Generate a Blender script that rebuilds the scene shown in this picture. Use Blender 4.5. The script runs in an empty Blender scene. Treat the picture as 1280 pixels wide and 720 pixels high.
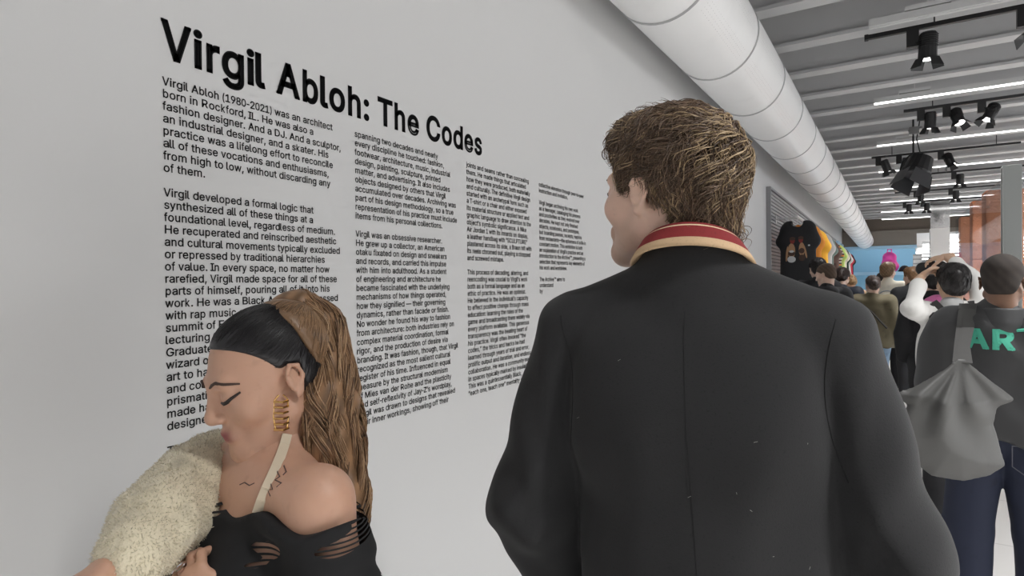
import bpy, math, random
import numpy as np
from mathutils import Matrix, Vector
from mathutils.bvhtree import BVHTree

# ---------------------------------------------------------------- camera, light, exposure
SC = bpy.context.scene
COL = SC.collection
CAM_H = 1.58            # eye height of the photographer
FPX = 735.9             # focal length in pixels of a 1280x720 frame
YAW, PITCH, ROLL = math.radians(32.405), math.radians(0.452), math.radians(0.525)
_s, _c = math.sin(YAW), math.cos(YAW)
_F = Vector((-_s * math.cos(PITCH), _c * math.cos(PITCH), -math.sin(PITCH)))
_R0 = Vector((_c, _s, 0))
_U0 = _R0.cross(_F)
_R = _R0 * math.cos(ROLL) - _U0 * math.sin(ROLL)
_U = _R0 * math.sin(ROLL) + _U0 * math.cos(ROLL)
CAMP = Vector((0, 0, CAM_H))
cd = bpy.data.cameras.new('camera')
cd.sensor_width = 36.0
cd.lens = 36.0 * FPX / 1280.0
cd.clip_start = 0.05
cam = bpy.data.objects.new('camera', cd)
COL.objects.link(cam)
_m = Matrix.Identity(4)
for _i in range(3):
    _m[_i][0], _m[_i][1], _m[_i][2], _m[_i][3] = _R[_i], _U[_i], -_F[_i], CAMP[_i]
cam.matrix_world = _m
SC.camera = cam


def at(u, v, D):
    """world point seen at photo pixel (u, v) at forward depth D"""
    return CAMP + (_F + _R * ((u - 640) / FPX) + _U * ((360 - v) / FPX)) * D


SC.view_settings.view_transform = 'Standard'
SC.view_settings.look = 'None'
SC.view_settings.gamma = 1.0
SC.view_settings.exposure = 0.24
SC.view_settings.use_curve_mapping = False
try:
    SC.cycles.use_denoising = True
    SC.cycles.max_bounces = 8
    SC.cycles.transparent_max_bounces = 16
    SC.cycles.sample_clamp_indirect = 6
except Exception:
    pass

W = bpy.data.worlds.new('world')
SC.world = W
W.use_nodes = True
W.node_tree.nodes['Background'].inputs[0].default_value = (1.0, 1.0, 1.0, 1)
W.node_tree.nodes['Background'].inputs[1].default_value = 0.42

LAMP_FILL_ROWS = (-2.0, 0.6, 3.2, 8.25, 10.85, 13.5, 16.1, 18.8, 21.5, 24.1)


def area(name, loc, sx, sy, watts, color=(1, 0.995, 0.985), rot=(0, 0, 0), spread=None):
    l = bpy.data.lights.new(name, 'AREA')
    l.shape = 'RECTANGLE'
    l.size, l.size_y = sx, sy
    l.energy = watts
    l.color = color
    if spread:
        l.spread = math.radians(spread)
    o = bpy.data.objects.new(name, l)
    o.location = loc
    o.rotation_euler = rot
    COL.objects.link(o)
    return o


for _y in LAMP_FILL_ROWS:  # rows nearest the camera have no fixtures: added fill, set aside to grade the wall
    area('lamp_and_fill_light', (2.4 if _y > 8 else 3.0, _y, 3.655), 5.0 if _y > 8 else 4.0, 0.06, 88 if _y > 8 else 132, spread=95 if _y > 8 else 114)
# added fill light from the right-hand side, out of view, brightens wall and duct
area('side_fill_light', (8.6, 10.5, 1.15), 2.0, 17.0, 210, (1, 1, 1), (0, math.radians(90), 0))

# ---------------------------------------------------------------- materials
MATS = {}


def mat(name, color, rough=0.6, metal=0.0, noise=None, bump=None, emit=None, spec=None, sheen=None, attr=None):
    """noise=(scale, amount); bump=(scale, strength, distance); attr = colour attribute name multiplied in"""
    if name in MATS:
        return MATS[name]
    m = bpy.data.materials.new(name)
    m.use_nodes = True
    nt = m.node_tree
    p = nt.nodes['Principled BSDF']
    c = tuple(color) + (1,) if len(color) == 3 else color
    p.inputs['Base Color'].default_value = c
    p.inputs['Roughness'].default_value = rough
    p.inputs['Metallic'].default_value = metal
    if spec is not None:
        p.inputs['Specular IOR Level'].default_value = spec
    if sheen is not None:
        p.inputs['Sheen Weight'].default_value = sheen
        p.inputs['Sheen Roughness'].default_value = 0.5
    src = None
    if attr:
        a = nt.nodes.new('ShaderNodeVertexColor')
        a.layer_name = attr
        src = a.outputs['Color']
    if noise or bump:
        tc = nt.nodes.new('ShaderNodeTexCoord')
    if noise:
        n = nt.nodes.new('ShaderNodeTexNoise')
        n.inputs['Scale'].default_value = noise[0]
        n.inputs['Detail'].default_value = 5
        nt.links.new(tc.outputs['Object'], n.inputs['Vector'])
        mr = nt.nodes.new('ShaderNodeMapRange')
        mr.inputs['To Min'].default_value = 1 - noise[1]
        mr.inputs['To Max'].default_value = 1 + noise[1]
        mr.inputs['From Min'].default_value = 0.25
        mr.inputs['From Max'].default_value = 0.42
        nt.links.new(n.outputs['Fac'], mr.inputs['Value'])
        mx = nt.nodes.new('ShaderNodeMix')
        mx.data_type = 'RGBA'
        mx.blend_type = 'MULTIPLY'
        mx.inputs[0].default_value = 1
        if src is not None:
            nt.links.new(src, mx.inputs[6])
        else:
            mx.inputs[6].default_value = c
        nt.links.new(mr.outputs['Result'], mx.inputs[7])
        src = mx.outputs[2]
    if src is not None:
        nt.links.new(src, p.inputs['Base Color'])
    if bump:
        n2 = nt.nodes.new('ShaderNodeTexNoise')
        n2.inputs['Scale'].default_value = bump[0]
        n2.inputs['Detail'].default_value = 4
        nt.links.new(tc.outputs['Object'], n2.inputs['Vector'])
        b = nt.nodes.new('ShaderNodeBump')
        b.inputs['Strength'].default_value = bump[1]
        b.inputs['Distance'].default_value = bump[2]
        nt.links.new(n2.outputs['Fac'], b.inputs['Height'])
        nt.links.new(b.outputs['Normal'], p.inputs['Normal'])
    if emit:
        p.inputs['Emission Color'].default_value = tuple(emit[0]) + (1,)
        p.inputs['Emission Strength'].default_value = emit[1]
    MATS[name] = m
    return m


# ---------------------------------------------------------------- mesh helpers
class MB:
    """collects vertices and faces; build() links them as ONE mesh object"""

    def __init__(self):
        self.v, self.f, self.mi = [], [], []

    def add(self, vs, fs, mi=0):
        n = len(self.v)
        self.v += [tuple(p) for p in vs]
        self.f += [tuple(i + n for i in q) for q in fs]
        self.mi += [mi] * len(fs)

    def box(self, x0, x1, y0, y1, z0, z1, mi=0):
        vs = [(x, y, z) for x in (x0, x1) for y in (y0, y1) for z in (z0, z1)]
        self.add(vs, [(0, 1, 3, 2), (4, 6, 7, 5), (0, 4, 5, 1), (2, 3, 7, 6), (0, 2, 6, 4), (1, 5, 7, 3)], mi)

    def obox(self, c, ax, ay, az, mi=0):
        c, ax, ay, az = (Vector(q) for q in (c, ax, ay, az))
        vs = [c + ax * i + ay * j + az * k for i in (-1, 1) for j in (-1, 1) for k in (-1, 1)]
        self.add(vs, [(0, 1, 3, 2), (4, 6, 7, 5), (0, 4, 5, 1), (2, 3, 7, 6), (0, 2, 6, 4), (1, 5, 7, 3)], mi)

    def tube(self, pts, r, seg=10, mi=0, cap=True):
        pts = [Vector(p) for p in pts]
        rs = r if isinstance(r, (list, tuple)) else [r] * len(pts)
        vs, fs = [], []
        t0 = (pts[1] - pts[0]).normalized()
        nrm = t0.orthogonal().normalized()
        for i, p in enumerate(pts):
            t = (pts[min(i + 1, len(pts) - 1)] - pts[max(i - 1, 0)]).normalized()
            nrm = (nrm - t * nrm.dot(t)).normalized()
            b = t.cross(nrm)
            for j in range(seg):
                a = 2 * math.pi * j / seg
                vs.append(p + (nrm * math.cos(a) + b * math.sin(a)) * rs[i])
        for i in range(len(pts) - 1):
            for j in range(seg):
                k = (j + 1) % seg
                fs.append((i * seg + j, i * seg + k, (i + 1) * seg + k, (i + 1) * seg + j))
        if cap:
            fs.append(tuple(reversed(range(seg))))
            fs.append(tuple((len(pts) - 1) * seg + j for j in range(seg)))
        self.add(vs, fs, mi)

    def prism(self, poly, h, axis=1, mi=0):
        """poly: 2-D outline, extruded by h along the local axis"""
        n = len(poly)
        def put(p, q):
            return (p[0], q, p[1]) if axis == 1 else ((q, p[0], p[1]) if axis == 0 else (p[0], p[1], q))
        vs = [put(p, 0) for p in poly] + [put(p, h) for p in poly]
        fs = [tuple(range(n)), tuple(reversed(range(n, 2 * n)))]
        fs += [(i, i + n, (i + 1) % n + n, (i + 1) % n) for i in range(n)]
        self.add(vs, fs, mi)

    def build(self, name, mats, parent=None, smooth=False, bevel=0.0):
        me = bpy.data.meshes.new(name)
        me.from_pydata(self.v, [], self.f)
        for m in (mats if isinstance(mats, (list, tuple)) else [mats]):
            me.materials.append(m)
        if max(self.mi or [0]) > 0:
            me.polygons.foreach_set('material_index', self.mi)
        import bmesh
        bm = bmesh.new()
        bm.from_mesh(me)
        bmesh.ops.recalc_face_normals(bm, faces=bm.faces)
        bm.to_mesh(me)
        bm.free()
        if smooth:
            me.polygons.foreach_set('use_smooth', [True] * len(me.polygons))
            try:
                me.set_sharp_from_angle(angle=math.radians(40))
            except Exception:
                pass
        o = bpy.data.objects.new(name, me)
        COL.objects.link(o)
        if parent:
            o.parent = parent
        if bevel:
            b = o.modifiers.new('bevel', 'BEVEL')
            b.width = bevel
            b.segments = 2
            b.limit_method = 'ANGLE'
        return o


def npmesh(name, V, F, mats, parent=None, smooth=True, cols=None, mi=None):
    """V (n,3), F (m,k) arrays of equal-sided faces -> object"""
    V = np.asarray(V, dtype=np.float32)
    F = np.asarray(F, dtype=np.int32)
    me = bpy.data.meshes.new(name)
    me.vertices.add(len(V))
    me.vertices.foreach_set('co', V.ravel())
    k = F.shape[1]
    me.loops.add(F.size)
    me.loops.foreach_set('vertex_index', F.ravel())
    me.polygons.add(len(F))
    me.polygons.foreach_set('loop_start', np.arange(0, F.size, k, dtype=np.int32))
    me.polygons.foreach_set('loop_total', np.full(len(F), k, dtype=np.int32))
    me.polygons.foreach_set('use_smooth', np.full(len(F), smooth))
    for m in (mats if isinstance(mats, (list, tuple)) else [mats]):
        me.materials.append(m)
    if mi is not None:
        me.polygons.foreach_set('material_index', np.asarray(mi, dtype=np.int32))
    if cols is not None:
        ca = me.color_attributes.new('Col', 'FLOAT_COLOR', 'POINT')
        c4 = np.ones((len(V), 4), dtype=np.float32)
        c4[:, :3] = cols
        ca.data.foreach_set('color', c4.ravel())
    me.update(calc_edges=True)
    me.validate()
    o = bpy.data.objects.new(name, me)
    COL.objects.link(o)
    if parent:
        o.parent = parent
    return o


def tag(o, label=None, cat=None, group=None, kind=None):
    if label:
        o['label'] = label
    if cat:
        o['category'] = cat
    if group:
        o['group'] = group
    if kind:
        o['kind'] = kind
    return o


def empty(name, loc=(0, 0, 0), rz=0.0):
    o = bpy.data.objects.new(name, None)
    o.empty_display_size = 0.1
    o.location = loc
    o.rotation_euler = (0, 0, rz)
    COL.objects.link(o)
    return o


def copy_tree(o, parent=None):
    c = o.copy()
    COL.objects.link(c)
    if parent:
        c.parent = parent
    for ch in list(o.children):
        copy_tree(ch, c)
    return c


def struct(mb, name, m, **k):
    return tag(mb.build(name, m, **k), kind='structure')


# ---------------------------------------------------------------- implicit surfaces for bodies, clothes, hair, bags
def v3(p):
    return np.array(p, dtype=np.float32)


def rc(a, b, ra, rb=None, k=0.02, S=None, op='+'):
    return dict(t='rc', a=v3(a), b=v3(b), ra=ra, rb=ra if rb is None else rb, k=k, S=S, op=op)


def el(c, r, M=None, k=0.02, op='+'):
    return dict(t='el', c=v3(c), r=v3(r) if not np.isscalar(r) else v3((r, r, r)), M=M, k=k, op=op)


def fn(lo, hi, f, k=0.02, op='+'):
    return dict(t='fn', lo=v3(lo), hi=v3(hi), f=f, k=k, op=op)


def pbox(p):
    if p['t'] == 'rc':
        r = max(p['ra'], p['rb'])
        s = np.array(p['S'] if p['S'] else (1, 1, 1), dtype=np.float32)
        return np.minimum(p['a'], p['b']) - r * s, np.maximum(p['a'], p['b']) + r * s
    if p['t'] == 'el':
        if p['M'] is None:
            return p['c'] - p['r'], p['c'] + p['r']
        R = float(p['r'].max())
        return p['c'] - R, p['c'] + R
    return p['lo'], p['hi']


def peval(p, x, y, z):
    if p['t'] == 'rc':
        S = p['S'] or (1, 1, 1)
        a, b = p['a'], p['b']
        ab = [(b[i] - a[i]) / S[i] for i in range(3)]
        q = [(x - a[0]) / S[0], (y - a[1]) / S[1], (z - a[2]) / S[2]]
        L = sum(c * c for c in ab) + 1e-12
        t = np.clip((q[0] * ab[0] + q[1] * ab[1] + q[2] * ab[2]) / L, 0, 1)
        d = np.sqrt((q[0] - t * ab[0]) ** 2 + (q[1] - t * ab[1]) ** 2 + (q[2] - t * ab[2]) ** 2)
        return (d - (p['ra'] + (p['rb'] - p['ra']) * t)) * min(S)
    if p['t'] == 'el':
        q = [x - p['c'][0], y - p['c'][1], z - p['c'][2]]
        M = p['M']
        if M is not None:       # columns of M = local axes in world
            q = [q[0] * M[0][i] + q[1] * M[1][i] + q[2] * M[2][i] for i in range(3)]
        r = p['r']
        k0 = np.sqrt((q[0] / r[0]) ** 2 + (q[1] / r[1]) ** 2 + (q[2] / r[2]) ** 2)
        k1 = np.sqrt((q[0] / r[0] ** 2) ** 2 + (q[1] / r[1] ** 2) ** 2 + (q[2] / r[2] ** 2) ** 2) + 1e-9
        return k0 * (k0 - 1) / k1
    return p['f'](x, y, z)


def combine(f, d, op, k):
    if op == '+':
        h = np.clip(0.5 + 0.5 * (d - f) / k, 0, 1)
        return d * (1 - h) + f * h - k * h * (1 - h)
    if op == '-':
        d = -d
    h = np.clip(0.5 - 0.5 * (d - f) / k, 0, 1)
    return d * (1 - h) + f * h + k * h * (1 - h)


def sdf_at(prims, P):
    """field values at points P (n,3)"""
    f = np.full(len(P), 0.3, dtype=np.float32)
    for p in prims:
        f = combine(f, peval(p, P[:, 0], P[:, 1], P[:, 2]), p['op'], p['k'])
    return f


def sdf_grad(prims, P, e=0.002):
    g = np.stack([sdf_at(prims, P + v3(d) * e) - sdf_at(prims, P - v3(d) * e) for d in ((1, 0, 0), (0, 1, 0), (0, 0, 1))], 1)
    return g / (np.linalg.norm(g, axis=1, keepdims=True) + 1e-9)


def polygonise(prims, res, relax=2, post=None):
    bs = [pbox(p) for p in prims if p['op'] == '+']
    lo = np.min([b[0] for b in bs], 0) - 4 * res - 0.012
    hi = np.max([b[1] for b in bs], 0) + 4 * res + 0.012
    n = np.ceil((hi - lo) / res).astype(int) + 1
    ax = [(lo[i] + res * np.arange(n[i])).astype(np.float32) for i in range(3)]
    f = np.full(tuple(n), 0.3, dtype=np.float32)
    for p in prims:
        if p['op'] == '&':
            sl = [slice(0, n[i]) for i in range(3)]
        else:
            a, b = pbox(p)
            m = p['k'] + 3 * res
            sl = [slice(max(0, int((a[i] - m - lo[i]) / res)), min(n[i], int((b[i] + m - lo[i]) / res) + 2)) for i in range(3)]
        if any(s.start >= s.stop for s in sl):
            continue
        x = ax[0][sl[0]][:, None, None]
        y = ax[1][sl[1]][None, :, None]
        z = ax[2][sl[2]][None, None, :]
        sub = f[sl[0], sl[1], sl[2]]
        d = np.broadcast_to(peval(p, x, y, z), sub.shape)
        f[sl[0], sl[1], sl[2]] = combine(sub, d, p['op'], p['k'])
    if post is not None:
        f = f + post(ax[0][:, None, None], ax[1][None, :, None], ax[2][None, None, :])
    # naive surface nets
    s = f < 0
    c = [s[i:n[0] - 1 + i, j:n[1] - 1 + j, k:n[2] - 1 + k] for i in (0, 1) for j in (0, 1) for k in (0, 1)]
    cnt = sum(q.astype(np.int8) for q in c)
    act = (cnt > 0) & (cnt < 8)
    idx = np.argwhere(act)
    ids = -np.ones(act.shape, dtype=np.int32)
    ids[act] = np.arange(len(idx))
    acc = np.zeros((len(idx), 3), dtype=np.float32)
    num = np.zeros(len(idx), dtype=np.float32)
    cor = [(i, j, k) for i in (0, 1) for j in (0, 1) for k in (0, 1)]
    val = {q: f[idx[:, 0] + q[0], idx[:, 1] + q[1], idx[:, 2] + q[2]] for q in cor}
    for q in cor:
        for a in range(3):
            if q[a] == 0:
                r = list(q)
                r[a] = 1
                va, vb = val[q], val[tuple(r)]
                cr = (va < 0) != (vb < 0)
                t = np.where(cr, va / np.where(cr, va - vb, 1), 0)
                pt = np.array(q, dtype=np.float32)[None, :].repeat(len(idx), 0)
                pt[:, a] += t
                acc += pt * cr[:, None]
                num += cr
    V = lo + res * (idx + acc / np.maximum(num, 1)[:, None])
    Fs = []
    for a in range(3):
        b, d = (a + 1) % 3, (a + 2) % 3
        s0 = [slice(None)] * 3
        s1 = [slice(None)] * 3
        s0[a] = slice(0, n[a] - 1)
        s1[a] = slice(1, n[a])
        cr = s[tuple(s0)] != s[tuple(s1)]
        e = np.argwhere(cr)
        e = e[(e[:, b] > 0) & (e[:, d] > 0) & (e[:, b] < n[b] - 1) & (e[:, d] < n[d] - 1)]
        ins = s[e[:, 0], e[:, 1], e[:, 2]]
        def cell(db, dd):
            q = e.copy()
            q[:, b] -= db
            q[:, d] -= dd
            return ids[q[:, 0], q[:, 1], q[:, 2]]
        quad = np.stack([cell(1, 1), cell(0, 1), cell(0, 0), cell(1, 0)], 1)
        quad[~ins] = quad[~ins][:, ::-1]
        Fs.append(quad)
    F = np.concatenate(Fs)
    for _ in range(relax):
        sm = np.zeros_like(V)
        ct = np.zeros(len(V), dtype=np.float32)
        for i in range(4):
            for j in (1, 3):
                np.add.at(sm, F[:, i], V[F[:, (i + j) % 4]])
                np.add.at(ct, F[:, i], 1)
        V = V * 0.4 + 0.6 * sm / np.maximum(ct, 1)[:, None]
    return V.astype(np.float32), F


def wob(seed, freq, amp, n=6, stretch=(1, 1, 1)):
    """smooth pseudo-random field made of a few sines (for folds and lumps)"""
    r = np.random.RandomState(seed)
    w = r.normal(size=(n, 3)) * freq / np.array(stretch)
    ph = r.uniform(0, 6.28, n)
    def g(x, y, z):
        t = 0
        for i in range(n):
            t = t + np.sin(w[i, 0] * x + w[i, 1] * y + w[i, 2] * z + ph[i])
        return (t * (amp / math.sqrt(n))).astype(np.float32)
    return g


def rotm(yaw=0, pitch=0, roll=0):
    """columns = local axes; yaw about Z (left +), pitch about X (up +), roll about Y"""
    return np.array(Matrix.Rotation(math.radians(yaw), 3, 'Z') @ Matrix.Rotation(math.radians(pitch), 3, 'X') @ Matrix.Rotation(math.radians(roll), 3, 'Y'), dtype=np.float32)


def moved(prims, c, M, s=1.0):
    """rigidly place prims written in local coordinates: p -> c + M (s p)"""
    out = []
    c = v3(c)
    M = np.asarray(M, dtype=np.float32)
    for p in prims:
        q = dict(p)
        if p['t'] == 'rc':
            q['a'] = c + M @ (p['a'] * s)
            q['b'] = c + M @ (p['b'] * s)
            q['ra'], q['rb'] = p['ra'] * s, p['rb'] * s
        elif p['t'] == 'el':
            q['c'] = c + M @ (p['c'] * s)
            q['r'] = p['r'] * s
            q['M'] = M if p['M'] is None else M @ p['M']
        else:
            cs = np.array([c + M @ (np.array((i, j, k)) * s) for i in (p['lo'][0], p['hi'][0]) for j in (p['lo'][1], p['hi'][1]) for k in (p['lo'][2], p['hi'][2])])
            q['lo'], q['hi'] = cs.min(0).astype(np.float32), cs.max(0).astype(np.float32)
            def f(x, y, z, f0=p['f']):
                X, Y, Z = (x - c[0]) / s, (y - c[1]) / s, (z - c[2]) / s
                return f0(*[X * M[0][i] + Y * M[1][i] + Z * M[2][i] for i in range(3)]) * s
            q['f'] = f
        q['k'] = p['k'] * s
        out.append(q)
    return out


def join(parts):
    """[(V, F), ...] -> one (V, F)"""
    Vs, Fs, n = [], [], 0
    for V, F in parts:
        Vs.append(V)
        Fs.append(F + n)
        n += len(V)
    return np.concatenate(Vs), np.concatenate(Fs)


def strands(name, lines, radii, cols, material, parent=None, sides=3):
    """lines (n, m, 3): each a hair lock swept as a thin tapering tube; one mesh"""
    L = np.asarray(lines, dtype=np.float32)
    n, m, _ = L.shape
    T = np.gradient(L, axis=1)
    T /= np.linalg.norm(T, axis=2, keepdims=True) + 1e-9
    ref = np.array([0.37, 0.21, 0.9], dtype=np.float32)
    A = np.cross(T, ref)
    A /= np.linalg.norm(A, axis=2, keepdims=True) + 1e-9
    B = np.cross(T, A)
    taper = (1 - np.linspace(0, 1, m) ** 2.5 * 0.85).astype(np.float32)
    R = np.asarray(radii, dtype=np.float32)[:, None] * taper[None, :]
    V = np.empty((n, m, sides, 3), dtype=np.float32)
    for j in range(sides):
        a = 2 * math.pi * j / sides
        V[:, :, j] = L + (A * math.cos(a) + B * math.sin(a)) * R[:, :, None]
    base = np.arange(n * m * sides).reshape(n, m, sides)
    q = []
    for j in range(sides):
        k = (j + 1) % sides
        q.append(np.stack([base[:, :-1, j], base[:, :-1, k], base[:, 1:, k], base[:, 1:, j]], -1).reshape(-1, 4))
    C = np.repeat(np.asarray(cols, dtype=np.float32), m * sides, axis=0)
    return npmesh(name, V.reshape(-1, 3), np.concatenate(q), material, parent, True, C)

# ---------------------------------------------------------------- the setting
WX = -1.40             # the plane of the text wall
YB = 25.8              # front of the far soffit
CEIL = 4.14
RIB = 3.78
M_wall = mat('painted wall', (0.70, 0.70, 0.70), 0.55, noise=(1.2, 0.015))
M_floor = None


def floor_mat():
    m = mat('pale floor tiles', (0.60, 0.58, 0.55), 0.32)
    nt = m.node_tree
    p = nt.nodes['Principled BSDF']
    tc = nt.nodes.new('ShaderNodeTexCoord')
    br = nt.nodes.new('ShaderNodeTexBrick')
    br.offset = 0.0
    br.inputs['Scale'].default_value = 1.0
    br.inputs['Brick Width'].default_value = 0.9
    br.inputs['Row Height'].default_value = 0.9
    br.inputs['Mortar Size'].default_value = 0.006
    br.inputs['Color1'].default_value = (0.55, 0.54, 0.525, 1)
    br.inputs['Color2'].default_value = (0.52, 0.51, 0.50, 1)
    br.inputs['Mortar'].default_value = (0.38, 0.37, 0.36, 1)
    nt.links.new(tc.outputs['Object'], br.inputs['Vector'])
    nt.links.new(br.outputs['Color'], p.inputs['Base Color'])
    return m


b = MB(); b.box(-2.2, 9, -5, 57, -0.12, 0.0); struct(b, 'floor', floor_mat())
b = MB(); b.box(WX - 0.2, WX, -5, YB + 0.4, 0.0, CEIL); struct(b, 'wall_left', M_wall)
b = MB(); b.box(WX, WX + 0.012, -5, 8.8, 0.0, 0.09); struct(b, 'baseboard_left', mat('baseboard paint', (0.55, 0.55, 0.54), 0.5))
b = MB(); b.box(8.8, 9.0, -5, 57, 0.0, CEIL); struct(b, 'wall_right', M_wall)
# added unseen window frame, made up to go with the side fill
b = MB()
for q in range(7):
    yy = 2.0 + q * 17.0 / 6
    b.box(8.66, 8.8, yy - 0.04, yy + 0.04, 0.1, 2.2)
b.box(8.66, 8.8, 2.0, 19.0, 0.06, 0.14); b.box(8.66, 8.8, 2.0, 19.0, 2.16, 2.24)
wf = struct(b, 'added_window_1', mat('added window frame', (0.3, 0.3, 0.3), 0.4))
b = MB(); b.box(8.72, 8.74, 2.04, 18.96, 0.14, 2.16); b.build('pane', mat('added glowing pane', (0.8, 0.85, 0.9), 0.1, emit=((1, 1, 1), 0.9)), wf)  # added glowing pane, out of view, gives extra fill
M_deck = mat('grey ceiling deck', (0.27, 0.272, 0.276), 0.7, noise=(3, 0.06))
M_rib = mat('grey painted rib', (0.52, 0.52, 0.525), 0.55, noise=(2, 0.04))
b = MB(); b.box(-1.6, 9, -5, YB + 0.3, CEIL, CEIL + 0.15)
y = -4.6
struct(b, 'ceiling', M_deck)
k = 0
while y < YB:
    r = MB()
    r.box(-1.4, 8.8, y - 0.035, y + 0.035, RIB + 0.03, CEIL)
    r.box(-1.4, 8.8, y - 0.085, y + 0.085, RIB, RIB + 0.03)
    r.box(-1.4, 8.8, y + 0.44, y + 0.47, CEIL - 0.05, CEIL)
    k += 1
    tag(r.build('trim_%d' % k, M_rib), kind='structure')
    y += 0.895
# far end: soffit, blue niche behind it, deeper room on the right
M_soff = mat('taupe soffit', (0.20, 0.175, 0.15), 0.7)
M_soff2 = mat('dark taupe bulkhead', (0.125, 0.10, 0.08), 0.7)
b = MB(); b.box(WX, 8.8, YB, YB + 0.3, 3.40, CEIL); struct(b, 'wall_back_top', M_soff2)
b = MB(); b.box(WX, 0.95, YB - 0.06, YB + 0.2, 2.84, 3.40); b.box(0.95, 8.8, YB - 0.06, YB + 0.2, 3.26, 3.40); struct(b, 'wall_back', M_soff)
M_blue = mat('light blue panel', (0.21, 0.43, 0.60), 0.5)
M_blue2 = mat('pale blue trim', (0.36, 0.58, 0.76), 0.45)
b = MB(); b.box(WX, 0.98, YB + 2.0, YB + 2.1, 0, 3.3); struct(b, 'wall_niche', M_blue)
b = MB(); b.box(WX, 0.95, YB - 0.10, YB + 0.05, 2.72, 2.84); struct(b, 'trim_90', M_blue2)
b = MB(); b.box(0.9, 8.8, 56.5, 56.7, 0, CEIL); struct(b, 'wall_far', mat('far pale wall', (0.62, 0.63, 0.66), 0.6))
b = MB(); b.box(WX, 8.8, YB + 0.3, 56.7, 3.42, 3.5); struct(b, 'ceiling_far', mat('far ceiling paint', (0.55, 0.55, 0.56), 0.7))

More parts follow.
